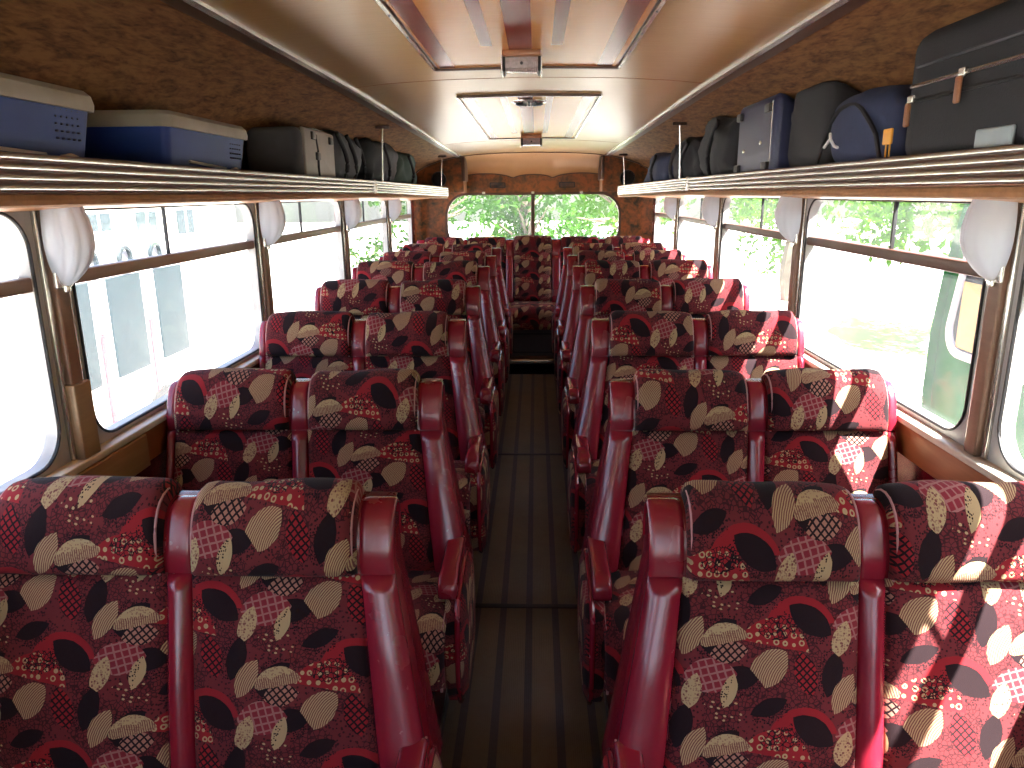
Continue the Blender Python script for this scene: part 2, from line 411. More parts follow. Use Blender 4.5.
def rr(a0, a1, b0, b1, r, n=6):
    """rounded rectangle loop (a, b)"""
    out = []
    for (ca, cb, st) in ((a1-r, b1-r, 0), (a0+r, b1-r, 1), (a0+r, b0+r, 2), (a1-r, b0+r, 3)):
        for i in range(n+1):
            t = (st+i/n)*math.pi/2; out.append((ca+r*math.cos(t), cb+r*math.sin(t)))
    return out
def lerp(a, b, t): return a+(b-a)*t
def clamp(x, a=0, b=1): return max(a, min(b, x))
def pl(pts, x):
    if x <= pts[0][0]: return pts[0][1]
    for (a, u), (b, v) in zip(pts, pts[1:]):
        if x <= b: return lerp(u, v, (x-a)/(b-a))
    return pts[-1][1]
def resample(path, n):
    """smooth (Catmull-Rom) then n even samples of a 2-D path"""
    P = [path[0]]+list(path)+[path[-1]]; D = []
    for i in range(1, len(P)-2):
        for k in range(12):
            t = k/12; a, b, c, d = P[i-1], P[i], P[i+1], P[i+2]
            D.append(tuple(.5*((2*b[j])+(-a[j]+c[j])*t+(2*a[j]-5*b[j]+4*c[j]-d[j])*t*t+(-a[j]+3*b[j]-3*c[j]+d[j])*t**3) for j in (0, 1)))
    D.append(path[-1]); L = [0]
    for a, b in zip(D, D[1:]): L.append(L[-1]+math.hypot(b[0]-a[0], b[1]-a[1]))
    out = []; k = 0
    for i in range(n):
        t = L[-1]*i/(n-1)
        while k < len(L)-2 and L[k+1] < t: k += 1
        f = (t-L[k])/max(1e-9, L[k+1]-L[k]); out.append((lerp(D[k][0], D[k+1][0], f), lerp(D[k][1], D[k+1][1], f), t))
    return out

def pillow(g, path, x0f, x1f, th, re, rt, base=0.0, nx=14, nt=20, X=0, Y=0, Z=0, puff=0.0, wob=0.0, seed=0, uvo=(0, 0)):
    """upholstered panel lying along a (y, z) path: rounded edges, puffed face, closed underside"""
    P = resample(path, nt); tot = P[-1][2]
    # denser near the edges
    xs = [.5-.5*math.cos(math.pi*i/(nx-1)) for i in range(nx)]
    rows = []; rowsb = []; UV = []; vd = -1 if path[0][1] > path[-1][1] else 1
    for i, (y, z, s) in enumerate(P):
        a = P[max(0, i-1)]; b = P[min(nt-1, i+1)]; dy, dz = b[0]-a[0], b[1]-a[1]; l = math.hypot(dy, dz) or 1
        ny, nz = -vd*dz/l, vd*dy/l
        x0, x1 = x0f(z), x1f(z); r = []; rb = []; u = []
        for k, f in enumerate(xs):
            x = lerp(x0, x1, f); ex = min(x-x0, x1-x)
            et = min(s, tot-s)
            hx = math.sqrt(max(0, 1-(1-clamp(ex/re))**2)); ht = math.sqrt(max(0, 1-(1-clamp(et/rt))**2)) if rt > 0 else 1
            h = th*min(hx, ht)*(1) + puff*math.sin(math.pi*f)*(math.sin(math.pi*s/tot) if rt > 0 else 1)*min(hx, ht)
            if wob: h += wob*min(hx, ht)*noise.noise(Vector((x*7+seed, s*7, seed)))
            off = base+h
            r.append((X+x, Y+y+ny*off, Z+z+nz*off)); rb.append((X+x, Y+y+ny*(base-.004), Z+z+nz*(base-.004)))
            u.append((uvo[0]+X+x, uvo[1]+vd*s))
        rows.append(r); rowsb.append(rb); UV.append(u)
    g.grid(rows, UV); g.grid([r[::-1] for r in rowsb], [r[::-1] for r in UV])
    # close the rim
    n = len(rows); m = nx
    edge = [(0, j) for j in range(m)]+[(i, m-1) for i in range(1, n)]+[(n-1, j) for j in range(m-2, -1, -1)]+[(i, 0) for i in range(n-2, 0, -1)]
    A = [rows[i][j] for i, j in edge]; B = [rowsb[i][j] for i, j in edge]; U = [UV[i][j] for i, j in edge]
    g.grid([A, B], [U, U], False, True)
    return g

def copy_thing(o, dloc=(0, 0, 0), label=None):
    c = o.copy(); COL.objects.link(c); c.location = o.location+Vector(dloc)
    if label: c['label'] = label
    for ch in list(o.children):
        d = ch.copy(); COL.objects.link(d); d.parent = c
        for e in list(ch.children):
            k = e.copy(); COL.objects.link(k); k.parent = d
    return c

# ---------------------------------------------------------------- the bus shell
YF, YR = -1.7, 7.30            # front and rear ends of the saloon
XW = 1.13                      # inner face of the side walls
ZS, ZT = .915, 1.535           # window opening
def roof(x, y):
    c = pl([(0, 1.955), (.3, 1.95), (.5, 1.94), (.645, 1.925), (.75, 1.908), (.85, 1.885), (.95, 1.85), (1.03, 1.80), (1.09, 1.735), (1.13, 1.65), (1.15, 1.55)], abs(x))
    return c-.047*clamp((y-3)/3.9, 0, 1.2)*(1 if abs(x) < 1.0 else clamp((1.15-abs(x))/.15))
ys = [YF+(6.95-YF)*i/40 for i in range(41)]
g = G(); xs = [-.645+1.29*i/20 for i in range(21)]
g.grid([[(x, y, roof(x, y)) for x in xs] for y in ys]); g.grid([[(x, y, roof(x, y)+.05) for x in xs] for y in ys])
ceiling = props(g.build('ceiling', M['ply']), 'glossy tan plywood roof lining down the middle of the coach', kind='structure')
for sgn in (-1, 1):
    g = G(); xs = [.645, .70, .75, .8, .85, .9, .95, .99, 1.03, 1.06, 1.09, 1.11, 1.13, 1.143, 1.15]
    g.grid([[(sgn*x, y, roof(x, y)) for x in xs] for y in ys]); g.grid([[(sgn*(x+.03), y, roof(x, y)+.05) for x in xs] for y in ys])
    c = g.build('cove_panel', M['cove'], ceiling, 60); c['label'] = 'mottled brown cloth lining above the rack'
    g = G()
    g.loft([[(sgn*(.638), y, roof(.638, y)+.002), (sgn*.638, y, roof(.638, y)-.007), (sgn*.655, y, roof(.655, y)-.007), (sgn*.655, y, roof(.655, y)+.002)] for y in ys])
    g.build('roof_bead', M['chrome'], ceiling)
    g = G()
    g.loft([[(sgn*(.656), y, roof(.656, y)+.002), (sgn*.656, y, roof(.656, y)-.005), (sgn*.69, y, roof(.69, y)-.005), (sgn*.69, y, roof(.69, y)+.002)] for y in ys])
    g.build('bead_shadow', M['brown'], ceiling)  # dark brown strip beside the bead, standing in for its shadow
# plywood joint lines across the roof
for yj in (2.86, 5.62):
    g = G(); g.loft([[(x, yj-.0015, roof(x, yj)+.001), (x, yj+.0015, roof(x, yj)+.001), (x, yj+.0015, roof(x, yj)-.0012), (x, yj-.0015, roof(x, yj)-.0012)] for x in [-.63+1.26*i/12 for i in range(13)]])
    g.build('joint_strip', M['wood'], ceiling)

# floor: sunken gangway between raised seat platforms
g = G(); g.box(-.30, .30, YF, 6.35, -.04, 0)
floor = props(g.build('floor', M['floor']), 'dark ribbed lino gangway floor with lengthwise strips', kind='structure')
def plat(y): return .08+pl([(1.36, 0), (2.14, .045), (2.92, .10), (3.7, .14), (4.48, .165), (7.3, .165)], y)
for sgn in (-1, 1):
    g = G(); rings = []
    for y in [YF+(6.6-YF)*i/30 for i in range(31)]:
        z = plat(y); a, b = (.245, 1.16)
        rings.append([(sgn*a, y, -.04), (sgn*b, y, -.04), (sgn*b, y, z), (sgn*a, y, z)])
    g.loft(rings); pf = g.build('seat_platform', M['steel'], floor)
    g = G(); g.loft([[(sgn*.238, y, plat(y)-.028), (sgn*.238, y, plat(y)+.003), (sgn*.27, y, plat(y)+.003), (sgn*.27, y, plat(y)), (sgn*.244, y, plat(y)), (sgn*.244, y, plat(y)-.028)] for y in [YF+(6.34-YF)*i/30 for i in range(31)]])
    g.build('edging_strip', M['alu'], floor)
for yj in (2.56, 4.28):
    g = G(); g.rbox(-.24, .24, yj-.014, yj+.014, 0, .004, .002); g.build('joint_bar', M['steel'], floor)
# rear step
g = G(); g.box(-.30, .30, 6.35, 7.2, -.04, .125); st = props(g.build('trim_1', M['steel']), 'dark step up to the rear bench at the end of the gangway', kind='structure')
g = G(); g.rbox(-.24, .24, 6.335, 6.375, .10, .131, .006, 'x'); g.build('step_nosing', M['alu'], st)
g = G(); g.rbox(-.20, .20, 6.35, 6.36, .01, .09, .003, 'x'); g.build('riser_panel', M['greyf'], st)

# side walls
BAYS = [(-1.50, -1.02), (-.92, .26), (.37, 1.685), (1.79, 3.065), (3.165, 4.455), (4.555, 5.82), (5.90, 6.99)]
BAY = {-1: BAYS, 1: [(a+.03, b+.03) for a, b in BAYS]}
for sgn, nm in ((-1, 'left'), (1, 'right')):
    g = G(); X0, X1 = sorted((sgn*XW, sgn*(XW+.032)))
    g.box(X0, X1, YF, YR, -.04, ZS-.005); g.box(X0, X1, YF, YR, ZT+.005, 1.66)
    e = [YF]+[v for b in BAY[sgn] for v in b]+[YR]
    for a, b in zip(e[0::2], e[1::2]): g.box(X0, X1, a, b, ZS-.01, ZT+.01)
    wl = props(g.build('wall_'+nm, M['vinyl_dk']), f'{nm} side wall of the coach with dark red lower lining', kind='structure')
    # wooden rail under the windows and bright sill on top of it
    g = G(); xa, xb = sorted((sgn*1.095, sgn*1.13)); g.rbox(xa, xb, YF+.02, YR-.15, ZS-.115, ZS-.02, .006, 'y'); g.build('wood_rail', M['wood'], wl)
    g = G(); xa, xb = sorted((sgn*1.085, sgn*1.13)); g.rbox(xa, xb, YF+.02, YR-.15, ZS-.02, ZS, .005, 'y'); g.build('window_sill', M['cream'], wl)
    for k, (a, b) in enumerate(zip(e[2::2], e[3::2])):
        if k == len(e[2::2])-1: continue
        g = G(); x0, x1 = sorted((sgn*1.100, sgn*1.131)); ym = (a+b)/2
        g.rbox(x0, x1, ym-.024, ym+.024, ZS, ZT, .006); p = g.build('pillar_cover', M['pillar'], wl)
        g = G()
        for dy in (-.035, .035): g.rbox(*sorted((sgn*1.112, sgn*1.131)), ym+dy-.009, ym+dy+.009, ZS, ZT, .004)
        g.build('pillar_bead', M['alu'], wl)
    if sgn < 0:
        g = G(); g.rbox(-1.135, -1.092, 1.705, 1.775, ZS-.01, 1.105, .004); b_ = g.build('repair_block', M['lwood'], wl); b_['label'] = 'pale wooden block patching the pillar foot'
        g = G(); g.rbox(-1.098, -1.082, 1.50, 1.98, ZS-.118, ZS-.022, .004, 'y'); b_ = g.build('repair_plank', M['lwood'], wl)
# windows
wn = 0
for sgn, side in ((-1, 'left'), (1, 'right')):
    for k, (a, b) in enumerate(BAY[sgn]):
        wn += 1
        g = G(); xi = sgn*(XW-.008); A = [(xi, y, z) for y, z in rr(a-.008, b+.008, ZS-.008, ZT+.008, .012, 8)]
        B = [(xi, y, z) for y, z in rr(a+.022, b-.022, ZS+.02, ZT-.02, .085, 8)]
        g.band(A, B, (sgn*.032, 0, 0))
        wf = props(g.build(f'window_{wn}', M['frame']), f'{side} side window with rounded corners and sliding top lights', kind='structure')
        g = G(); B1 = [(sgn*(XW-.011), y, z) for y, z in rr(a+.018, b-.018, ZS+.016, ZT-.016, .088, 8)]; g.tube(B1, .0035, 6, True); g.build('rubber_seal', M['rubber'], wf)
        g = G(); x0, x1 = sorted((sgn*(XW+.018), sgn*(XW+.022))); g.box(x0, x1, a+.01, b-.01, ZS+.01, ZT-.01)
        g.build('glass_pane', M['dglass'] if (sgn < 0 and k == 2) else M['glass'], wf)
        if k >= 1:
            g = G(); x0, x1 = sorted((sgn*(XW-.006), sgn*(XW+.03))); g.rbox(x0, x1, a+.01, b-.01, 1.338, 1.372, .005, 'y'); g.build('slider_rail', M['brown'] if sgn > 0 else M['pillar'], wf)
            g = G(); ym = lerp(a, b, .44); g.rbox(*sorted((sgn*(XW+.004), sgn*(XW+.016))), ym-.004, ym+.004, 1.37, ZT-.015, .002); g.build('slider_edge', M['rubber'], wf)

# rear wall: marbled panel, rounded twin window
def wall_with_hole(g, y0, y1, X, Z0, Z1, hole, n=8):
    L = rr(*hole[:5], n); cxm = (hole[0]+hole[1])/2; czm = (hole[2]+hole[3])/2
    O = []
    m = len(L)
    corners = [(X, Z1), (-X, Z1), (-X, Z0), (X, Z0)]; q = n+1
    for i in range(m):
        c, t = divmod(i, q); p = corners[c]; nx_ = corners[(c+1) % 4]
        # spread half of each side on either side of its corner
        pv = corners[(c-1) % 4]; f = t/n
        if f < .5: O.append((lerp((p[0]+pv[0])/2, p[0], f*2), lerp((p[1]+pv[1])/2, p[1], f*2)))
        else: O.append((lerp(p[0], (p[0]+nx_[0])/2, f*2-1), lerp(p[1], (p[1]+nx_[1])/2, f*2-1)))
    A = [(x, y0, z) for x, z in O]; B = [(x, y0, z) for x, z in L]
    g.band(A, B, (0, y1-y0, 0)); return L
RH = (-.832, .832, 1.02, 1.543, .20)
g = G(); L = wall_with_hole(g, YR, YR+.06, 1.19, -.04, 2.0, RH)
wr = props(g.build('wall_rear', M['marble'], ang=30), 'marbled orange brown rear wall around the back window', kind='structure')
wn += 1
g = G(); g.band([(x, YR-.006, z) for x, z in rr(-.845, .845, 1.007, 1.556, .21, 8)], [(x, YR-.006, z) for x, z in rr(-.822, .822, 1.03, 1.533, .19, 8)], (0, .04, 0))
wf = props(g.build(f'window_{wn}', M['brown']), 'rounded twin rear window above the back bench', kind='structure')
g = G(); g.box(-.83, .83, YR+.028, YR+.032, 1.03, 1.535); g.build('glass_pane', M['glass'], wf)
g = G(); g.rbox(-.018, .018, YR-.012, YR+.03, 1.01, 1.55, .004); g.build('centre_post', M['brown'], wf)
for x in (-.47, 0, .46):
    g = G(); g.rbox(x-.014, x+.014, YR-.03, YR-.004, 1.545, 1.565, .005); g.build('curtain_bracket', M['cream'], wf)
# rear quarter corners
for sgn in (-1, 1):
    g = G(); g.grid([[(sgn*(1.0+.14*math.sin(t)), YR-.005-.14*(1-math.cos(t)), z) for z in (.9, 1.3, 1.62)] for t in [i*math.pi/2/8 for i in range(9)]])
    g.grid([[(sgn*(1.0+.16*math.sin(t)), YR+.01-.14*(1-math.cos(t)), z) for z in (.9, 1.3, 1.62)] for t in [i*math.pi/2/8 for i in range(9)]])
    g.build('corner_panel', M['marble'], wr)
    # bulkhead above the rack, carries the loudspeaker
    g = G(); xs = [.63, .7, .78, .85, .92, 1.0, 1.06, 1.11, 1.145]
    g.loft([[(sgn*x, 6.965, 1.56), (sgn*x, 6.965, roof(x, 6.95)+.02), (sgn*x, 7.29, roof(x, 6.95)+.02), (sgn*x, 7.29, 1.56)] for x in xs]); g.build('speaker_bulkhead', M['marble'], wr)
    g = G(); g.rbox(*sorted((sgn*.615, sgn*.645)), 6.95, 7.28, 1.66, 1.87, .006, 'y'); g.build('bulkhead_edge', M['brown'], wr)
g = G(); g.loft([[(x, 6.94, roof(x, 6.94)+.045), (x, 7.40, roof(x, 6.94)+.02), (x, 7.40, roof(x, 6.94)+.05), (x, 6.94, roof(x, 6.94)+.075)] for x in [-1.17+2.34*i/24 for i in range(25)]])
g.build('rear_roof', M['busw'], wr)
# arched joint strip at the end of the roof
g = G(); xs = [-1.1+2.2*i/30 for i in range(31)]
g.loft([[(x, 6.93, roof(x, 6.93)+.004), (x, 6.93, roof(x, 6.93)-.007), (x, 6.965, roof(x, 6.93)-.007), (x, 6.965, roof(x, 6.93)+.004)] for x in xs]); g.build('arch_strip', M['brown'], wr)
# dome panel with scalloped lower edge
def scal(x):
    a = abs(x)
    return 1.672+.048*math.sqrt(max(0, 1-(x/.195)**2)) if a < .19 else 1.672+.058*math.sqrt(max(0, 1-((a-.455)/.27)**2))
g = G(); rows = []; rows2 = []
for i in range(49):
    x = -.62+1.24*i/48; r = []; r2 = []
    for k in range(13):
        t = k/12; y = lerp(6.955, 7.268, math.sin(t*math.pi/2)**1.0); z0 = roof(x, 6.95); z1 = scal(x)
        z = lerp(z0, z1, 1-math.cos(t*math.pi/2))
        r.append((x, y, z)); r2.append((x, y+.012, z+.004))
    rows.append(r); rows2.append(r2)
g.grid(rows); g.grid(rows2); g.build('dome_panel', M['dome'], wr, 60)
g = G(); g.tube([(-.62+1.24*i/48, 7.268, scal(-.62+1.24*i/48)) for i in range(49)], .006, 6); g.build('scalloped_edge', M['brown'], wr)

# front wall with the windscreen, behind the camera
g = G(); wall_with_hole(g, YF-.06, YF, 1.19, -.04, 2.02, (-.95, .95, .85, 1.72, .16)); wfn = props(g.build('wall_front', M['marble']), 'front bulkhead around the windscreen', kind='structure')
wn += 1
g = G(); g.band([(x, YF-.03, z) for x, z in rr(-.96, .96, .84, 1.73, .17, 8)], [(x, YF-.03, z) for x, z in rr(-.92, .92, .88, 1.69, .15, 8)], (0, .04, 0)); wf = props(g.build(f'window_{wn}', M['frame']), 'windscreen', kind='structure')
g = G(); g.box(-.95, .95, YF-.02, YF-.016, .86, 1.71); g.build('glass_pane', M['glass'], wf)

# ---------------------------------------------------------------- luggage racks
def rack(sgn, side):
    t = thing('luggage_rack', (sgn*.95, 3, 1.53), f'overhead luggage rack with ribbed metal edge along the {side} side windows', 'luggage rack')
    # front line of the rack in plan
    pts = []
    for i in range(30): pts.append((sgn*.78, YF+.05+(3.8-YF-.05)*i/29))
    for i in range(1, 20):
        f = i/19; pts.append((sgn*lerp(.78, .755, f), lerp(3.8, 6.75, f)))
    for i in range(1, 15):
        a = i/14*math.pi/2; pts.append((sgn*(.755+.13*(1-math.cos(a))), 6.75+.165*math.sin(a)))
    zt = lambda y: 1.618-.010*clamp((y-3.8)/3)
    zb = lambda y: 1.555-.025*clamp((y-3.8)/3)
    # fascia: five ribs in relief
    N = len(pts); nrm = []
    for i in range(N):
        a = pts[max(0, i-1)]; b = pts[min(N-1, i+1)]; d = Vector((b[0]-a[0], b[1]-a[1])).normalized(); nrm.append(Vector((-d.y, d.x)) if sgn > 0 else Vector((d.y, -d.x)))
    def strip(i0, i1, nr, amp, name, mat, inset=0):
        g = G(); rings = []
        for i in range(i0, i1):
            x, y = pts[i]; n = nrm[i]; a, b = zt(y), zb(y); ring = []
            for k in range(nr*6+1):
                f = k/(nr*6); o = .004+amp*abs(math.sin(math.pi*f*nr))**.6-inset
                ring.append((x+n.x*o, y+n.y*o, lerp(a, b, f)))
            ring.append((x-n.x*.012, y-n.y*.012, b)); ring.append((x-n.x*.012, y-n.y*.012, a)); rings.append(ring)
        g.loft(rings); fo = g.build(name, mat, t, 50)
        for k in range(1, nr):
            g = G(); f = k/nr; g.tube([(pts[i][0]+nrm[i].x*.0055, pts[i][1]+nrm[i].y*.0055, lerp(zt(pts[i][1]), zb(pts[i][1]), f)) for i in range(i0, i1)], .0032, 6); g.build('dark_groove', M['brown'], fo)
    strip(0, 30, 4, .006, 'fascia', M['alu']); strip(29, N, 5, .006, 'rear_fascia', M['alu'])
    g = G(); y = 3.8
    for k in range(4): g.rbox(*sorted((sgn*.764, sgn*.775)), y-.03, y+.012, 1.560+k*.016, 1.570+k*.016, .003)
    g.rbox(*sorted((sgn*.762, sgn*.776)), y-.045, y-.035, 1.553, 1.622, .002)
    g.build('joint_clip', M['chrome'], t)
    # rack floor
    g = G(); g.loft([[(x-nrm[i].x*.01, y, zt(y)-.018), (x-nrm[i].x*.01, y, zt(y)-.03), (sgn*1.15, y if y < 6.76 else 6.92, zt(y)-.03), (sgn*1.15, y if y < 6.76 else 6.92, zt(y)-.018)] for i, (x, y) in enumerate(pts)])
    g.build('rack_floor', M['wood'], t)
    # underside sloping down to the window heads
    g = G(); rows = []; rows2 = []
    for i, (x, y) in enumerate(pts):
        r = []; yy = y if y < 6.78 else lerp(y, 6.93, .0)
        for k in range(7):
            f = k/6; X = lerp(x-nrm[i].x*.008, sgn*1.128, f); Y = lerp(y, 6.925 if y > 6.76 else y, f); z = zb(y)-.006-.030*f
            r.append((X, Y, z))
        rows.append(r); rows2.append([(a, b, c+.008) for a, b, c in r])
    g.grid(rows); g.grid(rows2); g.build('underside', M['under'], t, 60)
    g = G(); g.tube([(pts[i][0]-nrm[i].x*.008, pts[i][1], zb(pts[i][1])-.010) for i in range(0, N)], .011, 8); g.build('padded_edge', M['orange'], t)
    for y in (.55, 4.0, 6.48):
        g = G(); x = sgn*.775; g.tube([(x, y, 1.60), (sgn*.765, y-.02, 1.75), (sgn*.755, y-.03, roof(.755, y)-.002)], .0045, 8); g.build('hanging_rod', M['chrome'], t)
        g = G(); g.rbox(*sorted((sgn*.72, sgn*.79)), y-.04, y-.022, roof(.755, y)-.02, roof(.755, y)-.004, .003); g.build('rod_bracket', M['brown'], t)
    return t
rack(-1, 'left'); rack(1, 'right')

# ---------------------------------------------------------------- roof hatches, ceiling lamps, vents, speakers
def hatch(y0, y1, label):
    t = thing('roof_hatch', (0, (y0+y1)/2, roof(0, y0)-.01), label, 'roof panel')
    n = 12; xs = [-.29+.58*i/n for i in range(n+1)]
    g = G(); yy = [lerp(y0, y1, i/12) for i in range(13)]
    g.grid([[(x, y, roof(x, y)-.004) for x in xs] for y in yy]); g.grid([[(x, y, roof(x, y)+.004) for x in xs] for y in yy]); g.build('hatch_panel', M['ply_or'], t)
    for (a, b, e) in ((-.282, -.232, .02), (-.125, -.092, .36), (-.048, .018, .30), (.072, .105, .36), (.225, .275, .02)):
        g = G(); ye = y1-e
        g.loft([[(a, y, roof(a, y)-.0045), (b, y, roof(b, y)-.0045), (b, y, roof(b, y)-.0015), (a, y, roof(a, y)-.0015)][::-1] for y in [lerp(y0+.02, ye, i/8) for i in range(9)]]); g.build('inlay_stripe', M['maroon'], t)
    for sx in (-1, 1):
        g = G(); x = sx*.30; g.loft([[(x-.006, y, roof(.3, y)+.002), (x+.006, y, roof(.3, y)+.002), (x+.005, y, roof(.3, y)-.010), (x-.005, y, roof(.3, y)-.010)] for y in yy]); s_ = g.build('side_bead', M['alu'], t)
        g = G()
        for k in range(9): y = lerp(y0+.06, y1-.06, k/8); g.lathe((x, y, roof(.3, y)-.0105), [(.0, -.002), (.003, -.001), (.0035, .001)], 8)
        g.build('screw', M['steel'], s_)
    for y in (y0, y1):
        g = G(); g.loft([[(x, y-.008, roof(x, y)+.002), (x, y+.008, roof(x, y)+.002), (x, y+.008, roof(x, y)-.011), (x, y-.008, roof(x, y)-.011)] for x in [-.3+.6*i/12 for i in range(13)]]); g.build('end_strip', M['brown'], t)
hatch(.55, 2.60, 'long wooden roof hatch with maroon inlaid stripes nearest the camera')
hatch(3.28, 5.38, 'smaller looking roof hatch further back, beyond the first ceiling lamp')

def lamp(y, label, x0=0.0, k=1.0):
    z = roof(0, y); t = thing('ceiling_lamp', (x0, y, z-.085), label, 'ceiling lamp', None)
    def fit(g):
        for i, v in enumerate(g.v): g.v[i] = Vector((x0+v.x*k, y+(v.y-y)*k, z+(v.z-z)*k))
        return g
    g = G(); g.rbox(-.080, .080, y-.085, y+.075, z-.030, z-.004, .006); fit(g).build('base_plate', M['wood'], t)
    # curved ribbed lens
    g = G(); rings = []
    for i in range(33):
        x = -.068+.136*i/32; b = .0015*math.cos(i*math.pi)
        rings.append([(x, y-.055, z-.028), (x, y-.062, z-.05+b), (x, y-.052, z-.072+b), (x, y-.02, z-.084+b), (x, y+.03, z-.084+b), (x, y+.062, z-.072+b), (x, y+.07, z-.05+b), (x, y+.062, z-.028)])
    g.loft(rings); fit(g).build('lamp_lens', M['lens'], t, 20)
    for sx in (-1, 1):
        g = G(); g.rbox(*sorted((sx*.068, sx*.080)), y-.068, y+.078, z-.088, z-.026, .006, 'x'); fit(g).build('end_cap', M['steel'], t)
        g = G(); g.rbox(*sorted((sx*.079, sx*.086)), y-.072, y+.082, z-.092, z-.024, .003, 'x'); fit(g).build('end_trim', M['chrome'], t)
    g = G(); g.lathe((0, y-.064, z-.055), [(0, -.004), (.006, -.003), (.007, .004)], 10, 'y'); fit(g).build('lens_screw', M['steel'], t)
lamp(2.36, 'boxy frosted ceiling lamp with dark end caps at the end of the near roof hatch', -.012, .70)
lamp(5.22, 'small ceiling lamp at the far end of the second roof hatch', 0, .85)
# rosette ventilator
z = roof(0, 3.5); t = thing('roof_ventilator', (0, 3.5, z-.02), 'round chrome rosette ventilator set in the second roof hatch', 'vent')
g = G(); g.lathe((0, 3.5, z-.004), [(.0, -.008), (.03, -.012), (.062, -.010), (.078, -.004), (.08, 0)], 28); g.build('rim', M['chrome'], t)
g = G()
for k in range(12):
    a = k*math.pi/6; g.tube([(.025*math.cos(a), 3.5+.025*math.sin(a), z-.018), (.06*math.cos(a), 3.5+.06*math.sin(a), z-.016)], .005, 6)
g.build('slot_ring', M['steel'], t)

for sgn, side in ((-1, 'left'), (1, 'right')):
    t = thing('loudspeaker', (sgn*.855, 6.955, 1.61), f'round black loudspeaker on the marbled rear panel above the {side} rack end', 'loudspeaker')
    g = G(); g.lathe((sgn*.855, 6.96, 1.675), [(.0, -.014), (.03, -.018), (.055, -.012), (.062, -.006)], 28, 'y'); g.build('speaker_grille', M['grille'], t)
    g = G(); g.lathe((sgn*.855, 6.96, 1.675), [(.060, 0), (.060, -.014), (.068, -.014), (.070, 0)], 28, 'y'); g.build('rim', M['blackp'], t)
for x, lab in ((-.335, 'left'), (.325, 'right')):
    t = thing('air_vent', (x, 7.29, 1.60), f'small dark rectangular vent above the {lab} half of the rear window', 'vent')
    g = G(); g.band([(a, 7.286, b) for a, b in rr(x-.075, x+.075, 1.598, 1.650, .006, 2)], [(a, 7.286, b) for a, b in rr(x-.066, x+.066, 1.606, 1.642, .004, 2)], (0, .012, 0)); g.build('vent_frame', M['steel'], t)
    for k in range(4):
        g = G(); zz = 1.610+k*.0085; g.box(x-.066, x+.066, 7.288, 7.297, zz, zz+.004); g.build('louvre', M['greyf'], t)

# shell shaped opal wall lamps on the pillars
def sconce(sgn, y, label):
    t = thing('wall_lamp', (sgn*1.075, y, 1.335), label, 'wall lamp', 'opal glass shell lamps on the window pillars')
    g = G(); rows = []; rows2 = []
    for i in range(49):
        a = -math.pi/2+math.pi*i/48; rib = 1+.045*abs(math.sin(i*math.pi/8)); r = []; r2 = []
        for k in range(13):
            f = k/12; zz = 1.530-.19*f
            rad = pl([(0, .072), (.15, .082), (.35, .089), (.5, .088), (.65, .079), (.8, .06), (.92, .036), (1, .012)], f)*rib
            r.append((sgn*(1.102-rad*math.cos(a)), y+rad*.50*math.sin(a), zz)); r2.append((sgn*(1.102-(rad-.005)*math.cos(a)), y+(rad-.005)*.50*math.sin(a), zz))
        rows.append(r); rows2.append(r2)
    g.grid(rows); g.grid(rows2); g.build('opal_shade', M['opal'], t, 70)
    g = G(); x0, x1 = sorted((sgn*1.092, sgn*1.103)); g.rbox(x0, x1, y-.03, y+.03, 1.34, 1.53, .004); g.build('back_plate', M['chrome'], t)
    g = G(); g.lathe((sgn*1.092, y, 1.34), [(.0, -.012), (.008, -.009), (.010, .004), (.006, .012)], 12); g.build('finial', M['chrome'], t)
pn = ['nearest the camera', 'second from the camera', 'third from the camera', 'last before the rear window']
for sgn, side in ((-1, 'left'), (1, 'right')):
    for k, y in enumerate((1.737, 3.115, 4.505, 5.86)):
        sconce(sgn, y+(.03 if sgn > 0 else 0), f'white ribbed opal shell lamp on the {side} window pillar {pn[k]}')

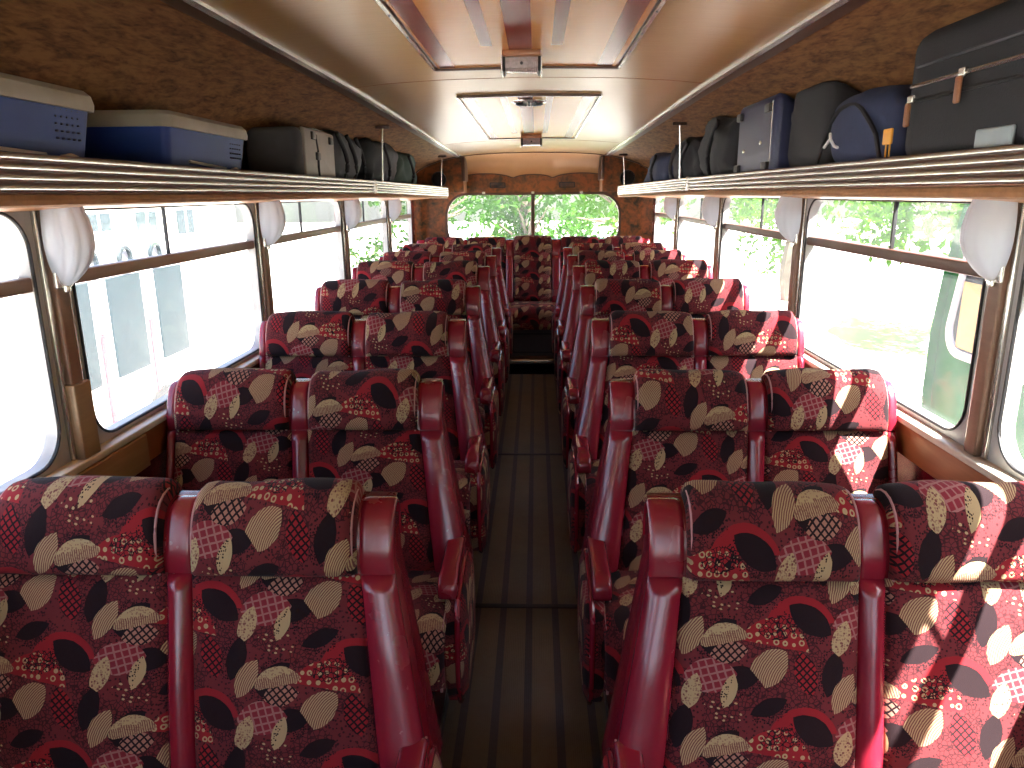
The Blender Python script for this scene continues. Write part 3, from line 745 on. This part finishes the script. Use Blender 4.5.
# ---------------------------------------------------------------- seats
HEAD = [(-.052, .810), (-.050, .845), (-.040, .880), (-.026, .912), (-.006, .934), (.022, .942), (.048, .929), (.058, .895), (.060, .85)]
BACK = [(-.052, .810), (-.078, .73), (-.105, .65), (-.135, .56), (-.160, .48), (-.180, .40)]
CUSH = [(-.125, .385), (-.20, .392), (-.30, .398), (-.40, .402), (-.455, .395), (-.485, .365), (-.490, .30), (-.485, .245)]
def make_seat(s, X=0, Y=0, Z=0, root=None):
    """double seat; s = +1 right of the gangway, -1 left; x measured from the gangway centre line"""
    def fx(a, b):     # order the two x-functions whatever the side
        A = (lambda z: s*a(z)); B = (lambda z: s*b(z))
        return (A, B) if s > 0 else (B, A)
    ao = lambda z: .250-.085*clamp((.82-z)/.42)      # gangway edge, flaring out towards the cushion
    ai = lambda z: .318-.050*clamp((.82-z)/.42)
    m0 = lambda z: .652-.022*clamp((.82-z)/.42); m1 = lambda z: .704-.020*clamp((.82-z)/.42)
    w0 = lambda z: 1.052; w1 = lambda z: 1.080
    kw = dict(Y=Y, Z=Z)
    # shell behind the upholstery
    g = G(); rings = []
    prof = [(p[0], p[1]) for p in HEAD[:6]][::-1]+BACK[1:]
    P = resample(prof, 24)
    for (y, z, _) in P:
        a, b = sorted((s*(ao(z)+.004), s*(w1(z)-.004))); yb = y+.03 if z > .915 else .062-.35*max(0, .82-z)*.6
        yf = y+.004; r = .012
        yb = max(yb, yf+.02)
        rings.append([(a+r, Y+yf, Z+z), (b-r, Y+yf, Z+z), (b, Y+yf+r, Z+z), (b, Y+yb-.004, Z+z), (b-r, Y+yb, Z+z), (a+r, Y+yb, Z+z), (a, Y+yb-.004, Z+z), (a, Y+yf+r, Z+z)])
    g.loft(rings); g.build('back_shell', M['vinyl_dk'], root, 50)
    for (a, b, wd) in ((ao, ai, 1), (m0, m1, 0), (w0, w1, 0)):
        A, B = fx(a, b)
        g = G(); pillow(g, HEAD, A, B, .007, .007, .0, -.006, 8, 22, **kw); g.build('headrest_post', M['vinyl'], root, 60)
        g = G(); pillow(g, BACK, A, B, .028, .036, .005, -.005, 16, 26, puff=.003, wob=.004, seed=3, **kw); g.build('bolster', M['vinyl'], root, 60)
    for (a, b, sd_) in ((ai, m0, 1.3), (m1, w0, 4.1)):
        A, B = fx(lambda z, a=a: a(z)-.001, lambda z, b=b: b(z)+.001)
        g = G(); pillow(g, BACK, A, B, .012, .02, .008, .0, 14, 24, puff=.016, wob=.006, seed=sd_, uvo=(0, 0), **kw); g.build('back_pad', M['moq'], root, 60)
        A, B = fx(lambda z, a=a: a(.88)+.004, lambda z, b=b: b(.88)-.004)
        g = G(); pillow(g, HEAD, A, B, .030, .020, .020, .002, 18, 40, puff=.006, wob=.010, seed=sd_+2, uvo=(.11, .07), **kw); hp = g.build('head_pad', M['moq'], root, 60)
        g = G()
        for f in (A, B):
            pts = resample(HEAD, 22); q = []
            for i, (y, z, _) in enumerate(pts):
                p, n = pts[max(0, i-1)], pts[min(21, i+1)]; l = math.hypot(n[0]-p[0], n[1]-p[1]); ny, nz = -(n[1]-p[1])/l, (n[0]-p[0])/l
                e = .022*math.sin(math.pi*clamp(.12+i/21*.9)); q.append((f(z)+(.006 if f is A else -.006), Y+y+ny*e, Z+z+nz*e))
            g = G(); g.tube(q, .0028, 6); g.build('piping', M['piping'], hp)
    # cushions
    for (a, b, sd_) in ((lambda z: .205, lambda z: .640, 2), (lambda z: .648, lambda z: 1.070, 7)):
        A, B = fx(a, b)
        g = G(); pillow(g, CUSH, A, B, .030, .035, .02, .0, 14, 26, puff=.012, wob=.008, seed=sd_, uvo=(.05, .15), **kw); cu = g.build('seat_cushion', M['moq'], root, 60)
        g = G()
        for f in (A, B):
            sg = .008 if f is A else -.008
            g = G(); g.tube([(f(0)+sg, Y+y-.010*(z < .36), Z+z+.014*(z > .36)) for y, z, _ in resample(CUSH, 16)], .004, 6); g.build('piping', M['piping'], cu)
    # cushion box
    a, b = sorted((s*.21, s*1.072)); g = G(); g.rbox(a, b, Y-.47, Y-.06, Z+.22, Z+.385, .01, 'x'); g.build('seat_base', M['vinyl_dk'], root)
    # gangway armrest with upholstered side panel
    a, b = sorted((s*.178, s*.232))
    ARM = [(-.14, .505), (-.18, .503), (-.24, .500), (-.32, .496), (-.355, .492), (-.374, .480), (-.377, .460), (-.372, .440)]
    g = G(); pillow(g, ARM, lambda z: a, lambda z: b, .012, .010, .005, .0, 12, 28, puff=.002, **kw)
    g.rbox(a+.006, b-.006, Y-.368, Y-.14, Z+.445, Z+.488, .008, 'y'); arm = g.build('armrest', M['vinyl'], root, 60)
    for xx in (a+.006, b-.006):
        g = G(); g.tube([(xx, Y+y-.006*(z < .475), Z+z+.004*(z > .475)) for y, z, _ in resample(ARM, 16)], .0025, 6); g.build('piping', M['piping'], arm)
    g = G(); g.tube([((a+b)/2, Y-.365, Z+.455), ((a+b)/2, Y-.36, Z+.42)], .011, 10); g.build('arm_bolt', M['chrome'], arm)
    # side panel outline in (y, z)
    out = [(-.14, .455), (-.345, .445), (-.395, .43), (-.42, .38), (-.425, .26), (-.40, .16), (-.34, .115), (-.16, .115), (-.06, .16), (-.05, .30), (-.08, .42)]
    loop = []
    n = len(out)
    for i in range(n):
        p0, p1, p2, p3 = out[i-1], out[i], out[(i+1) % n], out[(i+2) % n]
        for k in range(4):
            t = k/4; loop.append(tuple(.5*(2*p1[j]+(-p0[j]+p2[j])*t+(2*p0[j]-5*p1[j]+4*p2[j]-p3[j])*t*t+(-p0[j]+3*p1[j]-3*p2[j]+p3[j])*t**3) for j in (0, 1)))
    cyy = sum(p[0] for p in loop)/len(loop); czz = sum(p[1] for p in loop)/len(loop)
    g = G(); rings = []
    for (xo, k) in ((.212, .97), (.208, 1.0), (.180, 1.0), (.168, .97), (.160, .88), (.156, .6), (.155, .05)):
        rings.append([(s*xo, Y+cyy+(p[0]-cyy)*k, Z+czz+(p[1]-czz)*k) for p in loop])
    g.loft(rings); sp = g.build('side_panel', M['moq'], root, 50)
    g = G(); g.tube([(s*.178, Y+cyy+(p[0]-cyy)*1.005, Z+czz+(p[1]-czz)*1.005) for p in loop], .0075, 8, True); g.build('piping', M['vinyl'], sp)
    # window side bracket panel
    g = G(); a, b = sorted((s*1.070, s*1.080)); g.rbox(a, b, Y-.42, Y-.02, Z+.20, Z+.40, .006, 'y'); g.build('wall_bracket', M['vinyl_dk'], root)
    for (xx, yy) in ((.33, -.40), (.33, -.10), (.98, -.40), (.98, -.10)):
        g = G(); g.tube([(s*xx, Y+yy, Z+.23), (s*xx, Y+yy, Z+.008)], .014, 8); g.lathe((s*xx, Y+yy, Z), [(0, .0), (.03, 0), (.03, .006), (.016, .012)], 12); g.build('leg', M['steel'], root)

Y1, SP = 1.36, .78
DZ = [0, .046, .098, .138, .165, .165, .168]
NAMES = ['nearest the camera', 'second from the camera', 'third from the camera', 'fourth from the camera', 'fifth from the camera', 'sixth from the camera', 'last before the rear bench']
for sgn, side in ((-1, 'left'), (1, 'right')):
    root = thing('double_coach_chair', (sgn*.65, Y1, .08), '', 'seat', f'double coach seats {side} of the gangway')
    make_seat(sgn, 0, Y1, .015+.0, root)
    # the seat's own zero is the platform; its top comes to .985
    for i in range(7):
        lab = f'red vinyl double seat in fan patterned cloth, {side} row {NAMES[i]}'
        if i == 0: root['label'] = lab
        else: copy_thing(root, (0, SP*i, plat(Y1+SP*i)-plat(Y1)), lab)

# rear bench
by, bz = 6.86, .19
t = thing('rear_bench', (0, by-.2, .245), 'full width rear bench with five patterned backs across the end of the coach', 'bench')
BW = [(-.985, -.635), (-.595, -.245), (-.172, .172), (.255, .600), (.655, .995)]
g = G(); prof = [(p[0], p[1]) for p in HEAD[:6]][::-1]+BACK[1:]
g.loft([[(-1.06, by+y+.004, bz+z), (1.06, by+y+.004, bz+z), (1.06, by+max(y+.03, .05), bz+z), (-1.06, by+max(y+.03, .05), bz+z)] for y, z, _ in resample(prof, 24)]); g.build('back_shell', M['vinyl_dk'], t)
ed = [-1.06]+[v for b in BW for v in b]+[1.06]
for a, b in zip(ed[0::2], ed[1::2]):
    if b-a < .01: continue
    g = G(); pillow(g, HEAD, lambda z: a, lambda z: b, .010, .014, 0, .002, 8, 20, Y=by, Z=bz); g.build('headrest_post', M['vinyl'], t, 60)
    g = G(); pillow(g, BACK, lambda z: a, lambda z: b, .024, .02, .01, .002, 8, 20, Y=by, Z=bz); g.build('bolster', M['vinyl'], t, 60)
for k, (a, b) in enumerate(BW):
    full = resample([p for p in HEAD[::-1]]+BACK[1:], 40)
    if k == 2:
        path = [(p[0], p[1]) for p in full][::-1]
        g = G(); pillow(g, path, lambda z: a, lambda z: b, .028, .02, .02, .0, 14, 40, puff=.01, wob=.006, seed=9, Y=by, Z=bz+.012); g.build('back_pad', M['moq'], t, 60)
    else:
        g = G(); pillow(g, BACK, lambda z: a, lambda z: b, .012, .02, .01, .0, 12, 20, puff=.012, Y=by, Z=bz); g.build('back_pad', M['moq'], t, 60)
        g = G(); pillow(g, HEAD, lambda z: a, lambda z: b, .028, .02, .02, .002, 14, 30, puff=.006, wob=.008, seed=k, Y=by, Z=bz, uvo=(.1*k, 0)); hp = g.build('head_pad', M['moq'], t, 60)
CB = [(-.15, .385), (-.25, .382), (-.36, .375), (-.44, .360), (-.465, .325), (-.468, .20)]
for k in range(5):
    a, b = -1.06+.424*k, -1.06+.424*(k+1)-.004
    if k == 2: a, b = -.20, .20
    if k == 1: b = -.204
    if k == 3: a = .204
    g = G(); pillow(g, CB, lambda z: a, lambda z: b, .022, .03, .015, 0, 12, 22, puff=.006, Y=by, Z=bz, seed=k); cu = g.build('seat_cushion', M['moq'], t, 60)
    g = G(); g.tube([(a+.01, by-.474, bz+.352), (b-.01, by-.474, bz+.352)], .0045, 6); g.build('piping', M['piping'], cu)
g = G(); g.rbox(-1.06, 1.06, by-.44, by-.1, .26, bz+.345, .01, 'x'); g.build('bench_box', M['steel'], t)
g = G(); g.rbox(-.205, .205, by-.452, by-.44, .15, bz+.20, .004, 'x'); bp = g.build('front_board', M['greyf'], t)
g = G(); g.band([(a, by-.456, b) for a, b in rr(-.18, .18, .18, .36, .01, 2)], [(a, by-.456, b) for a, b in rr(-.165, .165, .195, .345, .008, 2)], (0, .006, 0)); g.build('board_moulding', M['steel'], bp)

# ---------------------------------------------------------------- luggage
ZR = 1.600   # rack floor
def crate(y0, y1, x0, x1, h, label, marks):
    t = thing('storage_crate', ((x0+x1)/2, (y0+y1)/2, ZR), label, 'storage box', 'blue plastic storage crates')
    g = G(); rings = []; Z0, Z1 = ZR+.001, ZR+h-.022
    for f in (0, .06, .9, .92, 1):
        ins = lerp(.018, 0, f)+(.004 if f in (.92, 1) else 0)*-1; z = lerp(Z0, Z1, f)
        rings.append([(a, b, z) for a, b in rr(x0+ins, x1-ins, y0+ins, y1-ins, .02, 4)])
    g.loft(rings); body = g.build('crate_body', M['blue'], t, 30)
    g = G(); rings = []
    for (z, o) in ((Z1-.016, .010), (Z1-.004, .012), (Z1+.012, .008), (Z1+.022, -.004), (Z1+.022, -.03), (Z1+.016, -.04)):
        rings.append([(a, b, z) for a, b in rr(x0-o*.7, x1+o*.7, y0-o*.7, y1+o*.7, .024, 4)])
    g.loft(rings); g.build('lid', M['lid'], t, 30)
    xf = x1
    g = G()
    for i in range(5):
        for j in range(5): g.lathe((xf-.004, y1-.12+i*.017, Z0+.055+j*.013), [(.0, .002), (.002, .001), (.0022, -.004)], 6, 'x')
    g.build('vent_dots', M['navy'], body)
    g = G(); g.tube([(xf-.010, y0+.12, Z0+.035), (xf-.006, y0+.25, Z0+.028), (xf-.008, y1-.16, Z0+.024)], .0035, 6); g.tube([(xf-.010, y1-.11, Z0+.022), (xf-.008, y1-.085, Z0+.026), (xf-.010, y1-.06, Z0+.022)], .004, 6)
    g.build('moulded_rib', M['white'], body)
    return t
t = crate(1.00, 1.535, -1.10, -.85, .150, 'larger blue storage crate with cream lid on the left rack nearest the camera', 1)
g = G(); g.lathe((-.848, 1.215, 1.665), [(.014, .002), (.022, .008), (.030, .002)], 14, 'x'); g.build('handle_ring', M['lid'], t)
crate(1.84, 2.34, -1.10, -.85, .150, 'blue storage crate with pale lid on the left rack, second along from the camera', 2)

def suitcase(name, x0, x1, y0, y1, z0, z1, r, mat, label, cat='suitcase', face=-1, details=()):
    t = thing(name, ((x0+x1)/2, (y0+y1)/2, z0), label, cat); g = G(); g.rbox(x0, x1, y0, y1, z0, z1, r, 'z', 6)
    for v in g.v: v.z = min(v.z, roof(v.x, v.y)-.006)
    g.build('shell', mat, t); return t
# left: taupe and grey case
t = suitcase('suitcase', -1.06, -.85, 2.86, 3.36, ZR, 1.80, .035, M['greyf'], 'grey case with pale front and black catches on the left rack')
g = G(); g.rbox(-.866, -.842, 2.90, 3.33, ZR+.008, 1.80, .012, 'x'); g.build('front_panel', M['taupe'], t)
g = G(); g.tube([(-.842, 3.07, ZR+.01), (-.840, 3.06, 1.66), (-.842, 3.07, 1.72), (-.842, 3.05, 1.78)], .006, 6); g.build('strap', M['black'], t)
for (yy, zz) in ((3.01, 1.775), (3.26, 1.77), (3.06, 1.70)):
    g = G(); g.rbox(-.848, -.832, yy-.022, yy+.022, zz-.016, zz+.014, .005, 'x'); g.build('catch', M['blackp'], t)
g = G(); g.tube([(-.86, 2.92+.41*i/10, 1.797+.008*math.sin(math.pi*i/10)) for i in range(11)], .005, 6); g.build('edge_trim', M['alu'], t)

def softbag(name, x0, x1, y0, y1, z0, z1, mat, label, cat, seed, amp=.03, straps=0, pmat=None, e=.55, top=None):
    t = thing(name, ((x0+x1)/2, (y0+y1)/2, z0), label, cat)
    g = G(); rows = []; nu, nv = 44, 26
    cx_, cy_, hx, hy, hz = (x0+x1)/2, (y0+y1)/2, (x1-x0)/2, (y1-y0)/2, (z1-z0)
    sp = lambda v: math.copysign(abs(v)**e, v)
    for i in range(nu):
        a = 2*math.pi*i/nu; row = []
        for k in range(nv+1):
            b = -math.pi/2+math.pi*k/nv
            dx, dy, dz = sp(math.cos(a))*sp(math.cos(b)), sp(math.sin(a))*sp(math.cos(b)), sp(math.sin(b))
            p = Vector((cx_+dx*hx, cy_+dy*hy, z0+hz*(.5+.5*dz)))
            q = p*7+Vector((seed, seed*2, 0)); n = noise.noise(q)+.5*noise.noise(q*2.3)+.5*abs(noise.noise(q*1.4+Vector((5, 0, 0))))
            n = n*amp
            if top: p.z = z0+(p.z-z0)*top(p.y)
            row.append(p+Vector((dx*n, dy*n, dz*n*.6 if dz > -.3 else 0)))
            row[-1].z = max(row[-1].z, z0+.001); row[-1].z = min(row[-1].z, roof(row[-1].x, row[-1].y)-.008)
        rows.append(row)
    g.grid(rows, None, True, False); body = g.build('bag_body', mat, t, 180)
    for k in range(straps):
        yy = lerp(y0, y1, (k+.6)/(straps+.4)); s_ = 1 if cx_ < 0 else -1
        xx = x1 if cx_ < 0 else x0
        g = G(); P_ = []
        for j in range(15):
            f = j/14; P_.append((xx+s_*(.006+.012*math.sin(math.pi*f)), yy-.06*f+.045*math.sin(math.pi*f*1.3), lerp(z0+.01, z0+hz*.9, f)))
        g.tube(P_, .010, 8); g.build('strap', pmat or M['black'], t)
    return t
softbag('rucksack', -1.08, -.86, 3.42, 4.02, ZR, 1.84, M['greyf'], 'crumpled charcoal rucksack with straps next to the grey case on the left rack', 'rucksack', 3.1, .03, 3, M['black'], top=lambda y: pl([(3.4, 1), (3.8, .95), (4.1, .7)], y))
softbag('holdall', -1.08, -.84, 4.08, 4.95, ZR, 1.85, M['black'], 'black holdall on the left rack behind the hanging rod', 'holdall', 8.2, .04, 1)
softbag('duffel_bag', -1.06, -.84, 5.0, 5.75, ZR-.002, 1.82, M['greenf'], 'dark green duffel bag furthest back on the left rack', 'duffel bag', 5.7, .04, 1)
# right: pile of dark bags, navy case, navy backpack, big black case
softbag('holdall', .82, 1.06, 4.80, 5.7, ZR-.002, 1.80, M['navyf'], 'low navy bag furthest back on the right rack', 'holdall', 2.2, .035, 1, top=lambda y: pl([(4.7, 1), (5.3, .95), (5.6, .5)], y))
softbag('duffel_bag', .82, 1.07, 3.95, 4.70, ZR, 1.82, M['black'], 'slumped black duffel bag on the right rack by the hanging rod', 'duffel bag', 6.6, .04, 2, M['greyf'])
softbag('rucksack', .83, 1.08, 3.24, 3.92, ZR, 1.88, M['black'], 'dark rucksack on the right rack behind the navy suitcase', 'rucksack', 1.4, .035, 1)
t = suitcase('suitcase', .845, 1.06, 2.70, 3.18, ZR, 1.878, .03, M['navy'], 'navy hard suitcase with black corner latches standing on the right rack')
for (yy, zz) in ((2.76, 1.83), (3.13, 1.83), (2.76, 1.635), (3.13, 1.635)):
    g = G(); g.rbox(.832, .86, yy-.03, yy+.03, zz-.014, zz+.016, .006, 'x'); g.build('corner_latch', M['blackp'], t)
for yy, zz in ((2.84, 1.72), (3.06, 1.70)):
    g = G(); g.lathe((.845, yy, zz), [(0, -.007), (.007, -.005), (.008, .002)], 10, 'x'); g.build('rivet', M['chrome'], t)
g = G(); g.rbox(.90, .96, 2.685, 2.705, 1.775, 1.81, .006, 'y'); g.build('latch', M['greyf'], t)
g = G(); g.tube([(.848, 2.73, ZR+.01), (.845, 2.73, 1.85), (.862, 2.74, 1.873)], .003, 6); g.tube([(.86, 2.73+.42*i/8, 1.872) for i in range(9)], .003, 6); g.build('seam_piping', M['alu'], t)
t = softbag('suitcase', .88, 1.09, 2.32, 2.67, ZR, 1.89, M['black'], 'black soft suitcase in shadow between the navy suitcase and the navy backpack', 'suitcase', 4.4, .008, 0, e=.3)
t = softbag('backpack', .84, 1.07, 1.86, 2.26, ZR, 1.80, M['navyf'], 'navy blue backpack with a white cord clip on the right rack', 'backpack', 9.9, .02, 0, e=.6)
g = G(); g.tube([(.845+.004*math.sin(i), 2.27-.40*i/14, ZR+.02+.145*math.sin(math.pi*i/14)**.6) for i in range(15)], .006, 6); g.build('zip_edge', M['black'], t)
g = G(); g.tube([(.828, 2.14, 1.70), (.826, 2.13, 1.685), (.826, 2.10, 1.665), (.828, 2.08, 1.66)], .004, 6); g.tube([(.826, 2.13, 1.685), (.826, 2.17, 1.665)], .004, 6); g.build('cord_clip', M['white'], t)
t = thing('suitcase', (.96, 1.39, ZR), 'large black soft suitcase with two zips lying on the right rack nearest the camera', 'suitcase')
g = G(); rings = []
for i in range(25):
    y = lerp(1.02, 1.755, i/24); e = min(i, 24-i)/24*.735; q = clamp(e/.05); ins = .05*(1-math.sqrt(max(0, 1-(1-q)**2)))
    rings.append([(a, y, b) for a, b in rr(.835+ins*.5, 1.085-ins*.5, ZR+.001+ins*.2, 1.876-ins*.7, .045, 6)])
for r_ in rings:
    for i, v in enumerate(r_): r_[i] = (v[0], v[1], min(v[2], roof(v[0], v[1])-.006))
g.loft(rings); g.build('bag_body', M['black'], t)
for k, zz in enumerate((1.762, 1.732)):
    g = G(); g.tube([(.832, lerp(1.05, 1.715, i/10), zz) for i in range(11)]+[(.845, 1.74, zz), (.875, 1.756, zz), (1.04, 1.756, zz)], .0045, 6); g.build('zip', M['alu'] if k == 0 else M['steel'], t)
g = G(); g.tube([(.829, 1.05, 1.80), (.832, 1.70, 1.80)], .004, 6); g.build('gusset_seam', M['greyf'], t)
for yy, zz in ((1.505, 1.762), (1.695, 1.735)):
    g = G(); g.rbox(.820, .831, yy-.010, yy+.010, zz-.008, zz+.008, .003, 'x'); zp = g.build('zip_slider', M['chrome'], t)
    g = G(); g.rbox(.818, .826, yy-.004, yy+.014, zz-.055, zz-.006, .004, 'x'); g.build('zip_pull', M['wood'], zp)
g = G(); g.rbox(.826, .834, 1.33, 1.44, 1.62, 1.655, .006, 'x'); g.build('name_label', M['label'], t)
t = thing('luggage_tag', (.832, 1.80, 1.60), 'small yellow luggage tag hanging beside the large black suitcase', 'tag')
g = G(); g.rbox(.826, .833, 1.775, 1.815, 1.650, 1.685, .003, 'x'); g.build('tag_card', M['yellow'], t)
g = G(); g.tube([(.83, 1.782, 1.65), (.83, 1.782, 1.603)], .002, 6); g.tube([(.83, 1.80, 1.65), (.83, 1.80, 1.603)], .002, 6); g.build('tag_loop', M['yellow'], t)

# ---------------------------------------------------------------- outside
ZG = -.95
g = G(); n = 40; g.grid([[(-50+100*i/n, -40+110*j/n, ZG) for j in range(n+1)] for i in range(n+1)])
props(g.build('ground', M['ground']), 'pale sunlit yard with grass patches around the coach', kind='structure')

def tree(x, y, r, zc, label, mat, n, seed, group=None, leaf=.10, squash=.9):
    rn = random.Random(seed); t = thing('tree', (x, y, ZG), label, 'tree', group)
    g = G(); top = zc+r*.4
    g.tube([(x+.15*math.sin(i*1.3+seed), y+.1*math.cos(i*1.7), lerp(ZG, top, i/6)) for i in range(7)], lambda f: lerp(.16, .04, f)*r/1.6, 8)
    br = []
    for k in range(9):
        a = rn.random()*6.28; z0 = lerp(zc-r*.6, zc+r*.2, rn.random()); e = Vector((x+math.cos(a)*r*.7, y+math.sin(a)*r*.7, z0+r*.5*rn.random())); g.tube([(x, y, z0-.2), tuple((Vector((x, y, z0))+e)/2), tuple(e)], lambda f: lerp(.05, .012, f), 6); br.append(e)
    g.build('trunk', M['bark'], t)
    g = G(); blobs = [(Vector((x, y, zc))+Vector((rn.gauss(0, 1), rn.gauss(0, 1), rn.gauss(0, squash)))*r*.48, r*rn.uniform(.22, .42)) for _ in range(22)]
    for k in range(n):
        c, br_ = blobs[rn.randrange(len(blobs))]; d = Vector((rn.gauss(0, 1), rn.gauss(0, 1), rn.gauss(0, 1))).normalized()*br_*rn.random()**.4
        p = c+d; u = Vector((rn.gauss(0, 1), rn.gauss(0, 1), rn.gauss(0, 1))).normalized(); v = u.cross(Vector((rn.random(), rn.random(), rn.random()))).normalized(); s = leaf*rn.uniform(.6, 1.3)
        b = len(g.v); g.v += [p-u*s, p+v*s*.45, p+u*s, p-v*s*.45]; g.face((b, b+1, b+2, b+3))
    g.build('foliage', mat, t, recalc=False)
GR = 'trees around the yard'
tree(8.4, 11.0, 2.6, 2.6, 'leafy green tree seen through the second right window', M['leaf'], 6500, 1, GR, .10)
tree(4.9, 7.0, 1.1, 1.35, 'small bright tree with a thin trunk beside the green coach', M['leaf'], 2600, 12, GR, .075)
tree(6.0, 17.5, 2.2, 2.2, 'green tree beyond the far right windows', M['leaf'], 4500, 3, GR, .10)
tree(-2.1, 14.2, 1.8, 1.9, 'leafy tree in the left half of the rear window', M['leafd'], 3600, 4, GR, .09)
tree(2.0, 15.2, 1.9, 2.0, 'leafy tree in the right half of the rear window', M['leaf'], 3600, 5, GR, .09)
tree(-.2, 19.5, 2.2, 1.2, 'darker tree between the two rear window trees', M['leafd'], 4000, 6, GR, .11)

# parked green coach on the right
t = thing('coach', (3.8, 2.2, ZG), 'parked green coach with white framed window outside the right windows', 'coach')
prof = [(-2.6, -.55), (4.40, -.60), (4.68, -.40), (4.80, -.05), (4.85, .40), (4.82, .85), (4.70, 1.35), (4.48, 1.75), (4.0, 2.02), (-2.6, 2.05)]
PR = [(p[0], p[1]) for p in resample(prof, 44)]
g = G(); g.loft([[(X, y, lerp(1.0, z, k)) for y, z in PR] for X, k in ((2.66, .985), (2.60, 1), (4.98, 1), (5.04, .985))], True); g.build('coach_body', M['busg'], t, 50)
for (a, b) in ((3.38, 4.66), (1.9, 3.2), (.4, 1.7), (-1.1, .2)):
    A = rr(a, b, .56, 1.36, .20, 8); B = rr(a+.05, b-.05, .61, 1.31, .16, 8); sk = lambda y, z: y-.20*max(0, z-.56)*(1 if y > 4 else 0)
    g = G(); g.band([(2.575, sk(y, z), z) for y, z in A], [(2.575, sk(y, z), z) for y, z in B], (.04, 0, 0)); wf = g.build('window_frame', M['busw'], t)
    g = G(); g.loft([[(2.592, sk(y, z), z) for y, z in B], [(2.598, sk(y, z), z) for y, z in B]]); g.build('window_glass', M['dkglass'], wf)
    g = G(); g.rbox(2.582, 2.590, a+.10, b-.15, .62, 1.02, .06, 'x'); g.build('yellow_board', M['busy'], wf)
for yy in (-1.4, 3.4):
    g = G(); g.lathe((2.62, yy, ZG+.45), [(0, -.04), (.2, -.05), (.22, -.02), (.40, -.03), (.45, .03), (.45, .2)], 28, 'x'); g.build('wheel', M['tyre'], t)
# white coach with red stripes on the left
t = thing('coach', (-4.6, 5.0, ZG), 'parked white and red coach with dark windows outside the left windows', 'coach')
g = G(); g.rbox(-5.7, -3.4, -.4, 7.4, -.6, 1.22, .15, 'y', 6); g.build('coach_body', M['busw'], t)
for k in range(10):
    y0 = -.28+k*.76; g = G(); g.rbox(-3.41, -3.385, y0, y0+.52, .10, .92, .02, 'x'); g.build('side_window', M['dkglass'], t)
for k in range(9):
    y0 = .30+k*.76; g = G(); g.rbox(-3.405, -3.39, y0, y0+.07, -.5, .5, .01, 'x'); g.build('red_stripe', M['busr'], t)
for k, yy in enumerate((5.6, 6.1, 6.6)):
    g = G(); g.lathe((-3.38, yy, 1.06), [(.07, -.01), (.07, .02), (.10, .02), (.10, -.01)], 20, 'x'); g.build('roundel', M['dkglass'], t)
for yy in (2.6, 6.5):
    g = G(); g.lathe((-3.42, yy, ZG+.42), [(0, .04), (.2, .05), (.36, .05), (.42, 0), (.42, -.2)], 28, 'x'); g.build('wheel', M['tyre'], t)
# pale building beyond
t = thing('building', (-14, 20, ZG), 'pale rendered building with small windows beyond the left windows', 'building')
g = G(); g.box(-18, -12, 10, 30, ZG, 2.6); g.build('walls', M['brick'], t)
g = G(); g.loft([[(-18.3, y, 2.6), (-11.7, y, 2.6), (-15, y, 4.0)] for y in (9.8, 30.2)]); g.build('roof', M['greyf'], t)
for k in range(6):
    for zz in (.3, 1.5):
        g = G(); g.box(-12.01, -11.96, 12+k*2.6, 13.2+k*2.6, zz, zz+.8); wf = g.build('building_window', M['dkglass'], t)
        g = G(); g.box(-12.01, -11.94, 12.55+k*2.6, 12.63+k*2.6, zz, zz+.8); g.build('glazing_bar', M['busw'], wf)
